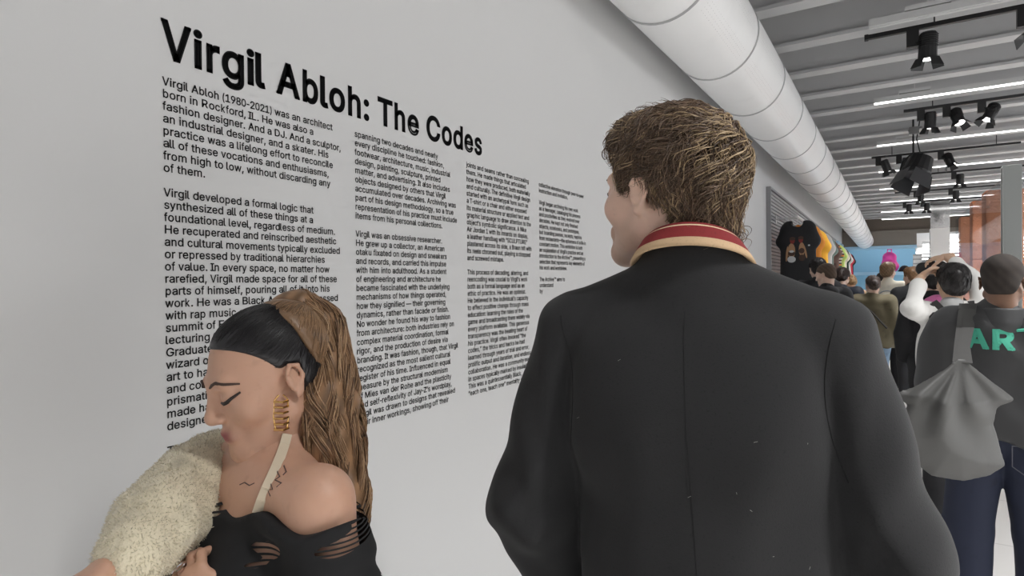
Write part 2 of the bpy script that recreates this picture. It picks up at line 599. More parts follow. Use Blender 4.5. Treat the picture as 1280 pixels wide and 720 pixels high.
# ---------------------------------------------------------------- vinyl lettering on the wall
AW = {}
for ch, w in zip("ABCDEFGHIJKLMNOPQRSTUVWXYZ", (685, 704, 741, 741, 648, 593, 759, 741, 295, 556, 722, 593, 907, 741, 778, 667, 778, 722, 649, 611, 741, 630, 944, 667, 667, 648)):
    AW[ch] = w
for ch, w in zip("abcdefghijklmnopqrstuvwxyz", (556, 593, 556, 593, 574, 315, 593, 574, 241, 241, 537, 241, 870, 574, 593, 593, 593, 352, 519, 333, 574, 519, 759, 537, 519, 519)):
    AW[ch] = w
for ch in "0123456789":
    AW[ch] = 556
AW.update({' ': 272, '.': 278, ',': 278, ':': 278, ';': 278, '-': 389, '(': 296, ')': 296, "'": 241, '\u2019': 241, '\u201c': 440, '\u201d': 440, '\u2014': 1000, '\u2122': 900})
_glyph = {}
OUTLINES = r"""
'~78 318,70 509,136 509,128 318
(~89 207 89 244 93 283,101 324 108 364 119 404,132 441 145 479 160 511,177 539,236 539 219 504 204 467,191 428 178 389 168 351,161 313 155 276 151 240,151 207 151 176 154 146,160 115 166 83 176 51,188 16 201 -18 217 -56,236 -96,177 -96 148 -47 126 3,111 55 97 106 89 156
)~37 -96 57 -55 73 -17,86 18 98 53 107 85,113 116 119 147 122 177,122 207 122 240 118 276,112 313 105 351 95 389,82 428 70 467 55 504,37 539,97 539 113 511 128 479,142 441 155 404 165 364,173 323 180 283 184 244,184 207 184 156 177 104,161 53 146 2 125 -48,97 -96
,~38 -119,68 71,137 71,84 -119
-~337 244,337 188,114 188,114 244
.~95 -4 83 -4 72 0,63 9 54 18 50 28,50 41 50 54 54 65,63 73 72 82 83 87,95 87 108 87 119 82,128 73 137 65 141 54,141 41 141 28 137 18,128 9 119 0 108 -4
0~227 -7 189 -7 157 3,130 24 103 45 83 74,69 113 55 152 48 199,48 254 48 309 55 356,69 395 83 434 104 464,130 484 157 505 189 516,227 516 264 516 296 505,323 484 350 464 370 434,384 395 398 356 405 309,405 254 405 199 398 152,384 113 370 74 350 45,323 24 297 3 264 -7/227 50 252 50 273 58,290 74 308 90 321 113,330 144 339 174 344 211,344 254 344 297 339 334,330 365 321 395 308 419,290 435 273 451 252 460,227 460 202 460 180 451,163 435 146 419 132 395,123 365 114 334 109 297,109 254 109 211 114 174,123 144 132 113 146 90,163 74 180 58 202 50
1~76 0,76 55,391 55,391 0/276 509,276 0,212 0,212 448,209 448,86 358,86 427,198 509
2~64 0,64 47,282 282 295 298 304 313,311 327 317 341 320 356,320 371 320 390 316 405,308 419 299 432 288 442,273 449 259 456 242 460,224 460 204 460 187 456,172 447 158 439 147 428,139 413 131 399 127 382,127 362,66 362 66 392 72 419,86 442 100 465 119 483,143 496 167 509 194 516,225 516 255 516 282 509,306 497 329 484 348 467,361 445 374 424 381 399,381 372 381 354 378 335,371 318 364 300 353 280,336 259 319 237 296 211,267 180,153 60,153 57,389 57,389 0
3~218 -7 187 -7 158 -1,133 10 107 21 86 37,70 57 54 78 46 103,44 132,109 132 111 114 117 99,126 87 136 75 149 65,165 59 181 53 199 50,219 50 239 50 258 53,275 61 292 68 305 79,315 93 324 107 329 124,329 145 329 163 325 181,316 196 307 212 293 224,275 234 256 243 231 248,201 248,157 248,157 299,288 448,288 452,70 452,70 509,372 509,372 461,211 278,211 289 249 293 281 288,308 276 335 263 356 246,371 222 386 199 393 173,393 145 393 115 385 89,370 66 355 43 335 25,309 12 282 0 252 -7
4~40 105,40 158,247 509,311 509,109 166,109 163,413 163,413 105/282 0,282 318,343 318,343 0
5~221 -7 191 -7 164 -1,140 11 116 23 97 39,83 60 69 81 61 104,60 130,122 130 124 115 129 101,138 89 147 77 159 67,173 60 188 53 204 50,221 50 242 50 260 55,276 64 292 74 305 87,314 104 323 121 328 141,328 162 328 184 323 204,314 221 304 238 291 252,275 262 258 272 239 277,218 277 201 277 184 274,167 268 151 263 138 255,128 246,67 253,96 509,366 509,366 452,151 452,134 301,136 301 147 311 161 319,178 325 194 331 211 334,229 334 253 334 274 329,294 321 313 313 331 301,345 285 359 270 371 252,379 231 387 210 391 188,391 163 391 130 384 101,369 76 354 50 334 30,309 15 283 1 254 -7
6~226 -7 195 -7 167 0,142 15 118 29 98 49,84 74 71 100 64 129,64 162 64 186 69 212,80 239 91 266 110 300,137 340,252 509,322 509,151 261,145 261 150 271 157 280,165 288 174 296 184 302,196 307 207 312 221 314,235 314 266 314 293 308,316 295 339 282 357 263,370 240 382 216 389 189,389 157 389 125 382 97,368 73 354 48 334 28,310 14 286 0 258 -7/226 48 246 48 264 53,279 63 294 72 306 85,314 101 323 118 327 136,327 157 327 178 323 197,314 213 306 230 294 242,279 251 264 261 246 265,226 265 207 265 189 261,174 252 159 243 147 230,138 214 129 198 125 179,125 158 125 137 129 118,138 102 147 85 159 72,174 63 189 53 207 48
7~97 0,323 448,323 452,62 452,62 509,391 509,391 449,165 0
8~226 -7 192 -7 162 -1,136 11 109 24 89 40,74 62 59 83 52 108,52 135 52 157 56 177,65 195 74 213 86 229,101 241 116 253 133 261,153 265,153 267 128 273 108 287,93 308 78 329 70 353,70 380 70 406 77 429,90 450 104 470 122 486,146 498 169 510 196 516,226 516 256 516 283 510,306 498 329 486 348 470,361 450 375 429 382 406,382 380 382 353 374 329,359 308 344 287 325 273,300 267,300 265 319 261 336 253,351 241 366 229 378 213,387 195 396 177 401 157,401 135 401 108 393 83,378 62 364 40 343 24,317 11 291 -1 260 -7/226 49 249 49 268 53,285 60 301 68 314 78,323 91 332 105 337 121,337 139 337 158 332 174,322 189 313 203 300 214,283 223 266 231 247 235,226 235 205 235 186 231,169 223 152 214 139 203,130 189 120 174 115 158,115 139 115 121 120 105,129 91 138 78 151 68,167 60 184 53 204 49/226 290 244 290 260 293,274 300 288 307 299 318,307 330 315 343 319 358,319 376 319 393 315 407,308 420 300 433 289 443,275 449 261 456 245 460,226 460 208 460 191 456,177 449 163 443 152 433,145 420 137 407 133 393,133 376 133 358 137 343,145 330 152 318 163 307,178 300 192 293 208 290
9~226 516 258 516 286 508,310 494 335 480 354 460,368 434 382 409 389 380,389 347 389 323 383 297,373 270 362 243 343 209,315 168,200 0,130 0,301 248,307 248 303 238 296 229,287 221 279 213 269 207,257 202 245 197 232 195,218 195 187 195 160 201,137 214 114 227 96 245,83 269 70 292 64 320,64 352 64 384 71 412,85 436 99 461 118 480,143 494 167 508 195 516/226 460 207 460 189 456,174 446 159 437 147 424,138 407 130 391 125 372,125 352 125 330 130 312,138 295 147 279 159 266,174 257 189 248 207 243,226 243 246 243 263 248,279 257 294 266 306 279,314 295 323 311 327 330,327 350 327 372 323 391,314 407 306 424 294 437,279 446 264 456 246 460
:~95 -4 83 -4 72 0,63 9 54 18 50 28,50 41 50 54 54 65,63 73 72 82 83 87,95 87 108 87 119 82,128 73 137 65 141 54,141 41 141 28 137 18,128 9 119 0 108 -4/95 271 83 271 72 275,63 284 54 293 50 304,50 316 50 329 54 340,63 349 72 357 83 362,95 362 108 362 119 357,128 349 137 340 141 329,141 316 141 304 137 293,128 284 119 275 108 271
A~16 0,201 509,276 509,463 0,395 0,287 302,232 478,245 478,191 302,85 0/110 142,110 199,370 199,370 142
B~60 0,60 509,241 509 276 509 306 503,329 491 352 479 369 462,381 442 392 422 398 399,398 374 398 352 394 334,387 320 379 306 369 294,356 286 344 277 330 271,315 267,315 262 331 261 347 255,363 245 379 235 392 221,402 203 413 185 418 163,418 136 418 111 412 87,400 67 388 46 370 30,344 18 319 6 287 0,247 0/125 57,245 57 284 57 313 65,330 80 347 95 355 114,355 137 355 154 351 170,342 184 334 198 321 209,306 218 290 227 271 231,248 231,125 231/125 285,238 285 257 285 273 289,288 296 303 303 315 313,323 326 332 339 336 355,336 372 336 395 328 414,313 429 297 444 273 452,240 452,125 452
C~267 -7 223 -7 184 4,150 25 116 46 89 76,70 115 50 154 40 201,40 254 40 308 50 354,70 393 89 432 116 462,150 484 184 505 223 516,267 516 293 516 317 512,340 504 363 497 384 486,402 471 420 457 436 439,448 418 460 398 468 374,473 348,408 348 404 366 398 381,389 395 381 408 370 419,357 428 345 438 331 444,315 449 300 454 284 456,267 456 236 456 208 448,184 432 159 417 139 394,125 364 111 334 103 297,103 254 103 211 111 175,125 145 140 115 159 92,184 76 209 61 236 53,267 53 284 53 300 55,315 60 331 65 345 71,357 81 370 90 381 101,389 114 398 128 404 143,408 160,473 160 469 135 460 111,448 91 436 70 421 52,402 38 384 23 363 12,341 5 318 -3 293 -7
D~219 0,96 0,96 57,215 57 256 57 291 65,318 81 345 97 366 119,379 149 392 179 399 214,399 255 399 296 392 331,379 361 366 390 346 412,320 428 293 444 260 452,221 452,93 452,93 509,225 509 275 509 317 499,353 478 388 458 415 429,433 391 452 353 462 308,462 255 462 202 452 157,433 119 414 81 387 51,351 31 314 10 271 0/125 509,125 0,60 0,60 509
E~60 0,60 509,372 509,372 452,125 452,125 286,355 286,355 229,125 229,125 57,375 57,375 0
G~269 -7 223 -7 184 4,149 25 115 46 88 77,69 116 50 155 40 201,40 254 40 308 50 354,69 393 88 432 115 462,149 484 183 505 221 516,265 516 292 516 317 512,340 504 364 496 385 484,403 469 422 454 437 437,449 416 461 396 470 373,474 349,408 349 403 365 396 380,387 393 379 406 368 417,356 427 344 436 330 444,315 448 300 453 283 456,265 456 235 456 208 448,183 432 159 417 139 394,125 364 111 334 103 297,103 254 103 211 111 175,125 145 140 115 159 92,184 76 209 61 237 53,269 53 297 53 323 59,345 71 367 83 384 101,396 123 409 146 415 172,415 202,434 199,283 199,283 256,478 256,478 200 478 158 469 122,451 91 433 60 408 36,377 19 345 2 309 -7
H~60 0,60 509,125 509,125 289,392 289,392 509,457 509,457 0,392 0,392 232,125 232,125 0
I~31 0,31 57,118 57,118 452,31 452,31 509,269 509,269 452,183 452,183 57,269 57,269 0
J~185 -7 140 -7 104 6,75 33 47 59 33 97,33 145,33 173,98 173,98 145 98 114 106 91,122 74 137 58 159 50,185 50 211 50 232 58,248 74 264 91 272 114,272 145,272 509,336 509,336 145 336 97 322 59,294 33 266 6 230 -7
L~60 0,60 509,125 509,125 57,361 57,361 0
M~60 0,60 509,152 509,287 159,322 49,307 49,352 187,476 509,568 509,568 0,504 0,507 457,513 457,456 291,342 0,286 0,159 321,112 457,119 457,122 291,122 0
N~60 0,60 509,136 509,363 151,388 107,414 55,405 54,399 157,399 509,463 509,463 0,387 0,177 331,108 452,119 454,125 291,125 0
O~267 -7 223 -7 184 4,150 25 116 46 90 76,70 115 50 154 40 201,40 254 40 308 50 354,70 393 90 432 116 462,150 484 184 505 223 516,267 516 311 516 350 505,384 484 418 462 444 432,464 393 483 354 493 308,493 254 493 201 483 154,464 115 444 76 418 46,384 25 350 4 311 -7/267 53 297 53 325 61,349 76 374 91 394 114,408 144 423 174 430 211,430 254 430 298 423 335,408 365 394 395 374 417,349 433 325 448 297 456,267 456 236 456 209 448,184 433 159 417 140 394,125 364 111 334 103 297,103 254 103 211 111 174,125 144 140 114 159 92,184 76 209 61 236 53
P~60 0,60 509,235 509 274 509 307 502,332 487 358 473 377 454,390 430 402 405 409 378,409 348 409 317 402 290,390 265 377 241 358 222,332 207 307 193 274 186,235 186,109 186,109 242,233 242 259 242 281 247,297 256 313 265 325 278,333 294 341 310 344 328,344 348 344 368 341 386,333 402 325 417 313 430,297 439 280 448 259 452,232 452,125 452,125 0
R~60 0,60 509,236 509 275 509 307 502,333 489 359 475 378 457,390 433 403 410 409 382,409 352 409 321 403 295,390 271 378 248 359 230,333 217 307 204 275 198,236 198,96 198,96 255,234 255 260 255 281 259,298 267 314 275 326 286,334 300 341 315 345 332,345 352 345 372 341 390,334 405 326 420 314 431,298 440 281 448 259 452,233 452,125 452,125 0/353 0,230 229,303 229,428 0
S~224 -9 187 -9 155 -3,128 9 100 21 79 38,64 60 49 82 40 107,38 137,104 137 106 117 112 101,123 88 134 75 149 65,166 59 184 52 203 49,224 49 247 49 268 53,286 60 304 68 319 78,329 92 340 105 346 121,346 139 346 155 341 169,332 179 323 189 311 198,296 205,245 222,184 239 142 251 109 268,86 289 63 311 52 339,52 372 52 401 60 426,75 448 90 469 111 486,138 498 164 510 194 516,227 516 261 516 290 510,316 498 342 486 362 469,377 449 392 428 400 404,401 378,337 378 335 403 323 423,302 437 281 451 256 459,225 459 203 459 184 455,167 448 151 441 138 431,129 418 120 406 115 391,115 376 115 358 120 344,131 334 142 323 154 314,169 308,212 293,312 264 328 257 344 248,359 238 373 227 385 214,395 198 404 181 408 162,408 139 408 111 401 86,386 64 372 41 351 24,323 11 296 -2 263 -9
T~32 452,32 509,417 509,417 452,257 452,257 0,193 0,193 452
U~259 -8 219 -8 184 0,154 15 124 31 101 53,85 80 68 107 60 138,60 173,60 509,124 509,124 178 124 154 130 132,141 113 152 94 167 79,187 68 207 57 231 52,259 52 287 52 311 57,331 68 351 79 366 94,377 113 387 132 393 154,393 178,393 509,457 509,457 173 457 138 449 107,433 80 416 53 393 31,363 15 334 0 299 -8
V~204 0,16 509,84 509,192 206,248 31,235 31,267 138,395 509,463 509,278 0
Z~42 0,42 46,273 385,341 476,348 454,40 452,40 509,397 509,397 462,169 129,97 33,90 54,152 57,399 57,399 0
a~160 -9 136 -9 114 -4,94 5 75 14 59 27,48 45 36 62 30 83,30 108 30 130 35 147,43 161 52 175 63 185,78 193 92 201 108 207,125 211,178 220,234 227 248 228 258 231,265 235 272 239 276 245,276 255,276 257 276 272 273 286,267 297 261 308 252 316,240 322 228 328 213 331,196 331 178 331 162 328,149 322 136 317 126 309,118 301 110 292 104 283,100 274,41 291 50 314 62 332,79 346 95 360 113 369,133 375 153 381 173 384,194 384 208 384 223 383,239 379 255 376 271 370,286 360 301 351 313 338,322 320 332 303 337 280,337 251,337 0,277 0,277 52,272 52 268 43 261 34,252 25 243 15 230 7,215 1 200 -5 182 -9/170 45 193 45 212 50,228 59 243 68 255 79,263 93 271 107 276 122,276 138,276 190 273 187 268 184,259 182,175 168,134 159 121 154 111 148,103 139 96 131 92 119,92 105 92 92 95 81,102 72 109 63 118 57,130 52 142 48 155 45
b~229 -8 206 -8 187 -4,172 4 158 12 146 21,138 31,118 59,112 59,112 0,53 0,53 509,114 509,114 319,118 319,137 346 145 356 157 365,171 373 186 381 205 384,229 384 261 384 289 376,313 361 337 345 356 322,370 293 383 263 390 229,390 189 390 149 383 114,370 84 356 55 337 32,313 16 289 0 261 -8/220 47 244 47 263 53,279 66 295 78 308 95,316 117 324 138 328 162,328 189 328 216 324 240,316 261 308 282 296 299,280 311 264 324 244 330,220 330 197 330 177 324,161 312 145 300 133 284,125 263 117 242 113 217,113 189 113 161 117 136,125 115 133 94 146 77,162 65 178 53 197 47
c~207 -8 173 -8 143 0,117 16 91 33 71 56,56 85 41 114 34 149,34 187 34 227 41 262,56 291 71 321 91 343,117 360 143 376 173 384,207 384 226 384 243 382,260 377 276 372 292 365,305 356 319 347 330 335,340 322 350 309 357 294,362 277,303 262 300 272 296 281,290 289 285 297 278 305,270 311 262 317 253 322,242 325 232 328 220 330,207 330 182 330 161 323,145 310 129 297 116 280,108 258 100 237 96 213,96 187 96 162 100 139,108 117 116 96 129 79,145 66 161 53 182 46,207 46 220 46 232 48,243 52 253 55 263 60,271 66 279 72 286 80,292 89,304 117,363 102 358 85 351 70,341 56 332 43 320 31,306 21 293 12 277 4,261 -1 244 -6 226 -8
d~195 -8 164 -8 136 0,111 16 87 32 68 55,55 84 41 114 34 149,34 189 34 229 41 263,55 293 69 322 88 345,112 361 136 376 164 384,196 384 219 384 238 381,253 373 268 365 279 356,287 346 296 336 302 327,306 319,311 319,311 509,372 509,372 0,313 0,313 59,307 59,287 31 278 21 267 12,252 4 238 -4 219 -8/205 47 227 47 247 53,263 65 279 77 291 94,299 115 308 136 312 161,312 189 312 217 308 242,300 263 292 284 279 300,263 312 247 324 228 330,205 330 181 330 161 324,145 311 129 299 116 282,108 261 100 240 96 216,96 189 96 162 100 138,109 117 117 95 129 78,145 66 161 53 181 47
e~212 -8 175 -8 143 0,117 16 90 33 70 56,56 85 41 114 34 148,34 187 34 226 41 260,55 290 69 319 89 343,115 359 141 376 171 384,205 384 226 384 246 381,266 374 285 367 303 356,319 341 335 326 348 306,357 282 366 258 371 228,371 194,371 169,75 169,75 221,338 221,310 202 310 227 306 249,298 269 290 288 278 303,263 314 247 325 228 330,205 330 182 330 163 325,146 313 130 302 118 288,109 270 100 251 96 232,96 211,96 178 96 150 101 126,110 106 120 87 134 72,151 61 168 51 189 46,212 46 228 46 241 48,254 53 266 57 277 64,285 73 294 82 301 93,306 105,365 91 359 71 349 54,335 39 321 24 303 13,283 4 262 -4 238 -8
f~228 379,228 327,6 327,6 379/81 0,81 432 81 453 86 471,96 486 106 500 119 511,135 519 152 526 169 530,187 530,222 527,243 521,227 468,215 472,195 474 176 474 163 469,154 460 146 451 142 437,142 419,142 0
g~207 -151 179 -151 155 -147,134 -140 113 -132 96 -123,82 -110 69 -98 58 -84,51 -69,101 -41,122 -66 130 -75 141 -82,154 -88 168 -94 186 -97,207 -97 238 -97 263 -90,282 -75 302 -60 311 -37,311 -6,311 68,306 68,287 41 278 32 267 23,252 16 238 8 219 5,195 5 164 5 137 12,113 27 88 41 69 62,55 90 41 118 34 152,34 191 34 230 41 264,55 293 69 322 88 345,112 361 137 376 165 384,196 384 220 384 239 381,253 373 268 365 280 356,288 346,308 319,313 319,313 379,372 379,372 -9 372 -42 365 -69,350 -90 335 -111 316 -126,291 -136 266 -146 238 -151/205 59 228 59 248 64,264 75 280 86 292 101,300 121 308 141 312 165,312 193 312 220 308 243,300 264 292 284 280 301,264 312 248 324 228 330,205 330 181 330 161 324,145 312 129 299 117 283,109 262 100 242 96 219,96 193 96 166 100 143,109 123 117 103 129 87,145 76 162 65 181 59
h~114 227,114 0,53 0,53 509,114 509,114 287,102 287 114 322 131 347,152 362 174 377 199 384,227 384 253 384 276 379,295 369 315 358 330 342,341 321 352 299 357 273,357 240,357 0,296 0,296 235 296 265 288 288,273 304 258 321 237 329,210 329 192 329 175 325,161 317 146 309 135 298,126 283 118 267 114 249
i~53 0,53 379,114 379,114 0/84 443 72 443 62 447,54 455 45 462 41 472,41 483 41 494 45 504,54 512 62 520 72 524,84 524 95 524 106 520,114 512 122 504 126 494,126 483 126 472 122 462,114 455 106 447 95 443
j~53 379,114 379,114 -30 114 -53 110 -73,102 -90 93 -107 81 -120,65 -129 48 -138 28 -143,4 -143,-10 -143,-10 -87,2 -87 20 -87 32 -82,40 -72 49 -62 53 -48,53 -29/83 443 72 443 62 447,53 455 45 462 41 472,41 483 41 494 45 504,53 512 62 520 72 524,83 524 95 524 105 520,114 512 122 504 126 494,126 483 126 472 122 462,114 455 105 447 95 443
k~110 137,110 212,121 212,284 379,360 379,184 199,177 199/53 0,53 509,114 509,114 0/294 0,148 186,191 229,372 0
l~139 -2 110 -2 88 5,74 20 60 35 53 57,53 84,53 509,114 509,114 99 114 81 116 69,120 62 125 55 133 52,146 52,170 54,181 3,162 -1
m~53 0,53 379,112 379,112 295,108 295 113 316 121 332,132 346 144 359 157 369,172 376 187 383 203 386,219 386 247 386 270 378,287 361 305 344 316 322,321 295,312 295 317 313 325 329,337 343 349 357 364 367,381 375 398 382 416 386,437 386 459 386 479 381,497 372 515 362 530 348,541 328 551 309 557 285,557 255,557 0,496 0,496 254 496 281 488 301,473 313 457 325 439 330,419 330 402 330 387 327,374 320 362 313 352 303,345 290 339 278 335 263,335 247,335 0,274 0,274 260 274 281 267 298,253 311 239 324 221 330,199 330 185 330 171 327,158 320 144 313 134 303,126 289 118 276 114 258,114 238,114 0
n~114 227,114 0,53 0,53 379,112 379,112 287,102 287 114 322 131 347,152 362 174 377 199 384,227 384 253 384 276 379,295 369 314 358 330 342,341 321 352 299 357 273,357 240,357 0,296 0,296 235 296 265 288 288,273 304 258 321 237 329,210 329 192 329 175 325,161 317 146 309 135 298,126 283 118 267 114 249
o~207 -8 173 -8 143 0,117 16 91 33 71 56,56 85 41 114 34 149,34 187 34 227 41 262,56 291 71 321 91 343,117 360 143 376 173 384,207 384 242 384 273 376,299 360 325 343 345 321,359 291 374 262 381 227,381 187 381 149 374 114,359 85 345 56 325 33,299 16 273 0 242 -8/207 46 233 46 254 53,270 66 287 79 299 96,307 117 315 139 319 162,319 187 319 213 315 236,307 258 299 280 287 297,270 310 254 323 233 330,207 330 182 330 161 323,145 310 129 297 116 280,108 258 100 237 96 213,96 187 96 162 100 139,108 117 116 96 129 79,145 66 161 53 182 46
p~53 -143,53 379,112 379,112 319,118 319,137 346 145 356 157 365,171 373 186 381 205 384,229 384 261 384 289 376,313 361 337 345 356 322,370 293 383 263 390 229,390 189 390 149 383 114,370 84 356 55 337 32,313 16 289 0 261 -8,229 -8 206 -8 187 -4,173 4 158 12 146 21,138 31,118 59,114 59,114 -143/220 47 244 47 263 53,279 66 295 78 308 95,316 117 324 138 328 162,328 189 328 216 324 240,316 261 308 282 296 299,280 311 264 324 244 330,220 330 197 330 177 324,161 312 145 300 133 284,125 263 117 242 113 217,113 189 113 161 117 136,125 115 133 94 146 77,162 65 178 53 197 47
q~372 -143,311 -143,311 59,306 59,287 31 278 21 267 12,252 4 238 -4 219 -8,195 -8 164 -8 136 0,111 16 87 32 68 55,55 84 41 114 34 149,34 189 34 229 41 263,55 293 69 322 88 345,112 361 136 376 164 384,196 384 219 384 238 381,253 373 268 365 279 356,287 346,307 319,313 319,313 379,372 379/205 47 227 47 247 53,263 65 279 77 291 94,299 115 308 136 312 161,312 189 312 217 308 242,300 263 292 284 279 300,263 312 247 324 228 330,205 330 181 330 161 324,145 311 129 299 116 282,108 261 100 240 96 216,96 189 96 162 100 138,109 117 117 95 129 78,145 66 161 53 181 47
r~53 0,53 379,112 379,112 321,115 321 122 340 135 355,152 367 170 379 190 385,213 385,243 384,243 322,207 326 189 326 173 322,159 315 145 307 134 297,126 284 118 270 114 255,114 237,114 0
s~182 -8 156 -8 133 -4,112 3 92 11 75 23,62 38 49 53 40 72,36 94,94 107 99 86 109 70,124 60 139 50 158 45,181 45 208 45 229 51,244 62 260 74 268 87,268 103 268 116 263 127,254 136 245 144 231 151,212 155,149 170 115 178 89 191,72 208 55 225 47 247,47 274 47 296 53 315,65 332 77 348 94 361,115 370 136 380 160 384,187 384 213 384 235 380,254 372 272 365 287 353,299 339 310 325 319 309,324 290,268 277 263 292 255 304,243 316 230 327 212 333,187 333 165 333 146 327,131 317 116 306 109 293,109 277 109 263 114 252,124 243 134 235 150 228,172 223,229 209 264 201 290 188,306 171 323 154 331 133,331 107 331 84 325 64,312 47 300 30 282 16,260 6 237 -3 211 -8
t~204 379,204 327,6 327,6 379/65 471,126 471,126 98 126 81 129 69,136 61 143 54 154 50,170 50,202 54,213 2,192 -3,168 -4 136 -4 110 4,92 21 74 38 65 62,65 93
u~182 -5 157 -5 134 0,115 11 95 21 80 37,69 59 58 80 53 107,53 139,53 379,114 379,114 144 114 114 121 91,137 75 152 58 173 50,200 50 218 50 235 54,249 62 264 70 275 81,283 97 292 112 296 131,296 153,296 379,357 379,357 0,298 0,298 92,307 92 295 57 279 32,257 17 235 2 211 -5
v~163 0,17 379,84 379,165 155,206 21,184 21,224 155,305 379,371 379,226 0
w~138 0,23 379,87 379,154 137,175 41,165 41,186 135,206 214,252 379,316 379,382 136,402 41,391 41,413 135,480 379,545 379,429 0,368 0,291 280,277 338,291 338,263 225,199 0
x~21 0,171 218,171 171,29 379,100 379,207 206,175 206,233 306,282 379,352 379,209 169,209 214,358 0,287 0,231 85,173 182,205 182,148 85,91 0
y~47 -139,61 -86,71 -87 83 -90 94 -91,104 -89 114 -87 122 -82,130 -74 138 -66 145 -53,151 -36,163 -1,17 379,84 379,165 155,206 21,184 21,202 87,224 155,305 379,371 379,204 -58 196 -78 187 -94,177 -107 166 -120 153 -129,139 -136 125 -142 109 -145,91 -145,65 -143
z~42 0,42 46,254 320,254 323,48 323,48 379,333 379,333 331,126 60,126 56,339 56,339 0
—~699 244,699 188,0 188,0 244
’~52 318,82 509,151 509,98 318
“~52 318,104 509,151 509,121 318/175 318,228 509,274 509,244 318
”~52 318,82 509,151 509,98 318/175 318,205 509,274 509,222 318
™~289 326,209 509,242 509,298 375,354 509,387 509,307 326/202 326,202 509,235 509,235 326/361 326,361 509,394 509,394 326/82 326,82 492,115 492,115 326/27 480,27 509,170 509,170 480
"""
_out = {l[0]: l[2:] for l in OUTLINES.strip('\n').split('\n')}


def glyph(ch, weight, dens):
    """filled outline of one character, capital height 0.72; weight thickens the strokes; -> V (n,2), faces"""
    key = (ch, weight, dens)
    if key in _glyph:
        return _glyph[key]
    loops = []
    for row in _out[ch].split('/'):
        seg = [list(map(float, t.split())) for t in row.split(',')]
        pts = []
        for i, q in enumerate(seg):
            p0, p1 = q[:2], seg[(i + 1) % len(seg)][:2]
            pts.append(tuple(p0))
            if len(q) == 6:
                for j in range(1, dens):
                    t = j / dens
                    u = 1 - t
                    pts.append(tuple(u ** 3 * p0[k] + 3 * u * u * t * q[2 + k] + 3 * u * t * t * q[4 + k] + t ** 3 * p1[k] for k in (0, 1)))
        loops.append(np.array(pts, dtype=np.float64) * (0.72 / 509))
    ar = [float(np.sum(l[:, 0] * np.roll(l[:, 1], -1) - np.roll(l[:, 0], -1) * l[:, 1])) for l in loops]
    sg = 1 if ar[int(np.argmax(np.abs(ar)))] > 0 else -1
    V, F = np.zeros((0, 2), dtype=np.float32), []
    for i, l in enumerate(loops):
        if ar[i] * sg < 0:
            continue
        grp = [l]
        for j, h in enumerate(loops):          # counters that lie inside this outline
            if ar[j] * sg < 0:
                c = h[0]
                ins = False
                for p, q in zip(l, np.roll(l, -1, 0)):
                    if (p[1] > c[1]) != (q[1] > c[1]) and c[0] < (q[0] - p[0]) * (c[1] - p[1]) / (q[1] - p[1]) + p[0]:
                        ins = not ins
                if ins:
                    grp.append(h)
        cu = bpy.data.curves.new('glyph', 'CURVE')
        cu.dimensions = '2D'
        cu.fill_mode = 'BOTH'
        for l2 in grp:
            sp = cu.splines.new('POLY')
            sp.points.add(len(l2) - 1)
            for k2, p in enumerate(l2):
                sp.points[k2].co = (p[0], p[1], 0, 1)
            sp.use_cyclic_u = True
        o = bpy.data.objects.new('glyph', cu)
        COL.objects.link(o)
        dg = bpy.context.evaluated_depsgraph_get()
        me = bpy.data.meshes.new_from_object(o.evaluated_get(dg))
        n = len(V)
        V = np.concatenate([V, np.array([v.co[:2] for v in me.vertices], dtype=np.float32).reshape(-1, 2)])
        F += [tuple(q + n for q in p.vertices) for p in me.polygons]
        bpy.data.objects.remove(o)
        bpy.data.curves.remove(cu)
        bpy.data.meshes.remove(me)
    for l in loops:                             # a border of even width gives the strokes their weight
        d = np.roll(l, -1, 0) - l
        ln = np.linalg.norm(d, axis=1)
        d = d / (ln[:, None] + 1e-12)
        turn = np.abs((d[:, 0] * np.roll(d, 1, 0)[:, 1] - d[:, 1] * np.roll(d, 1, 0)[:, 0]))
        cs = np.clip((d * np.roll(d, 1, 0)).sum(1), -1, 1)
        ext = np.minimum(np.tan(np.arccos(cs) / 2), 1.0) * weight
        ex1 = np.roll(ext, -1)
        nr = np.stack([-d[:, 1], d[:, 0]], 1) * weight
        for i in range(len(l)):
            p0, p1 = l[i] - d[i] * ext[i], l[i] + d[i] * (ln[i] + ex1[i])
            n = len(V)
            V = np.concatenate([V, np.array([p0 - nr[i], p1 - nr[i], p1 + nr[i], p0 + nr[i]], dtype=np.float32)])
            F.append((n, n + 1, n + 2, n + 3))
    _glyph[key] = (V, F)
    return _glyph[key]


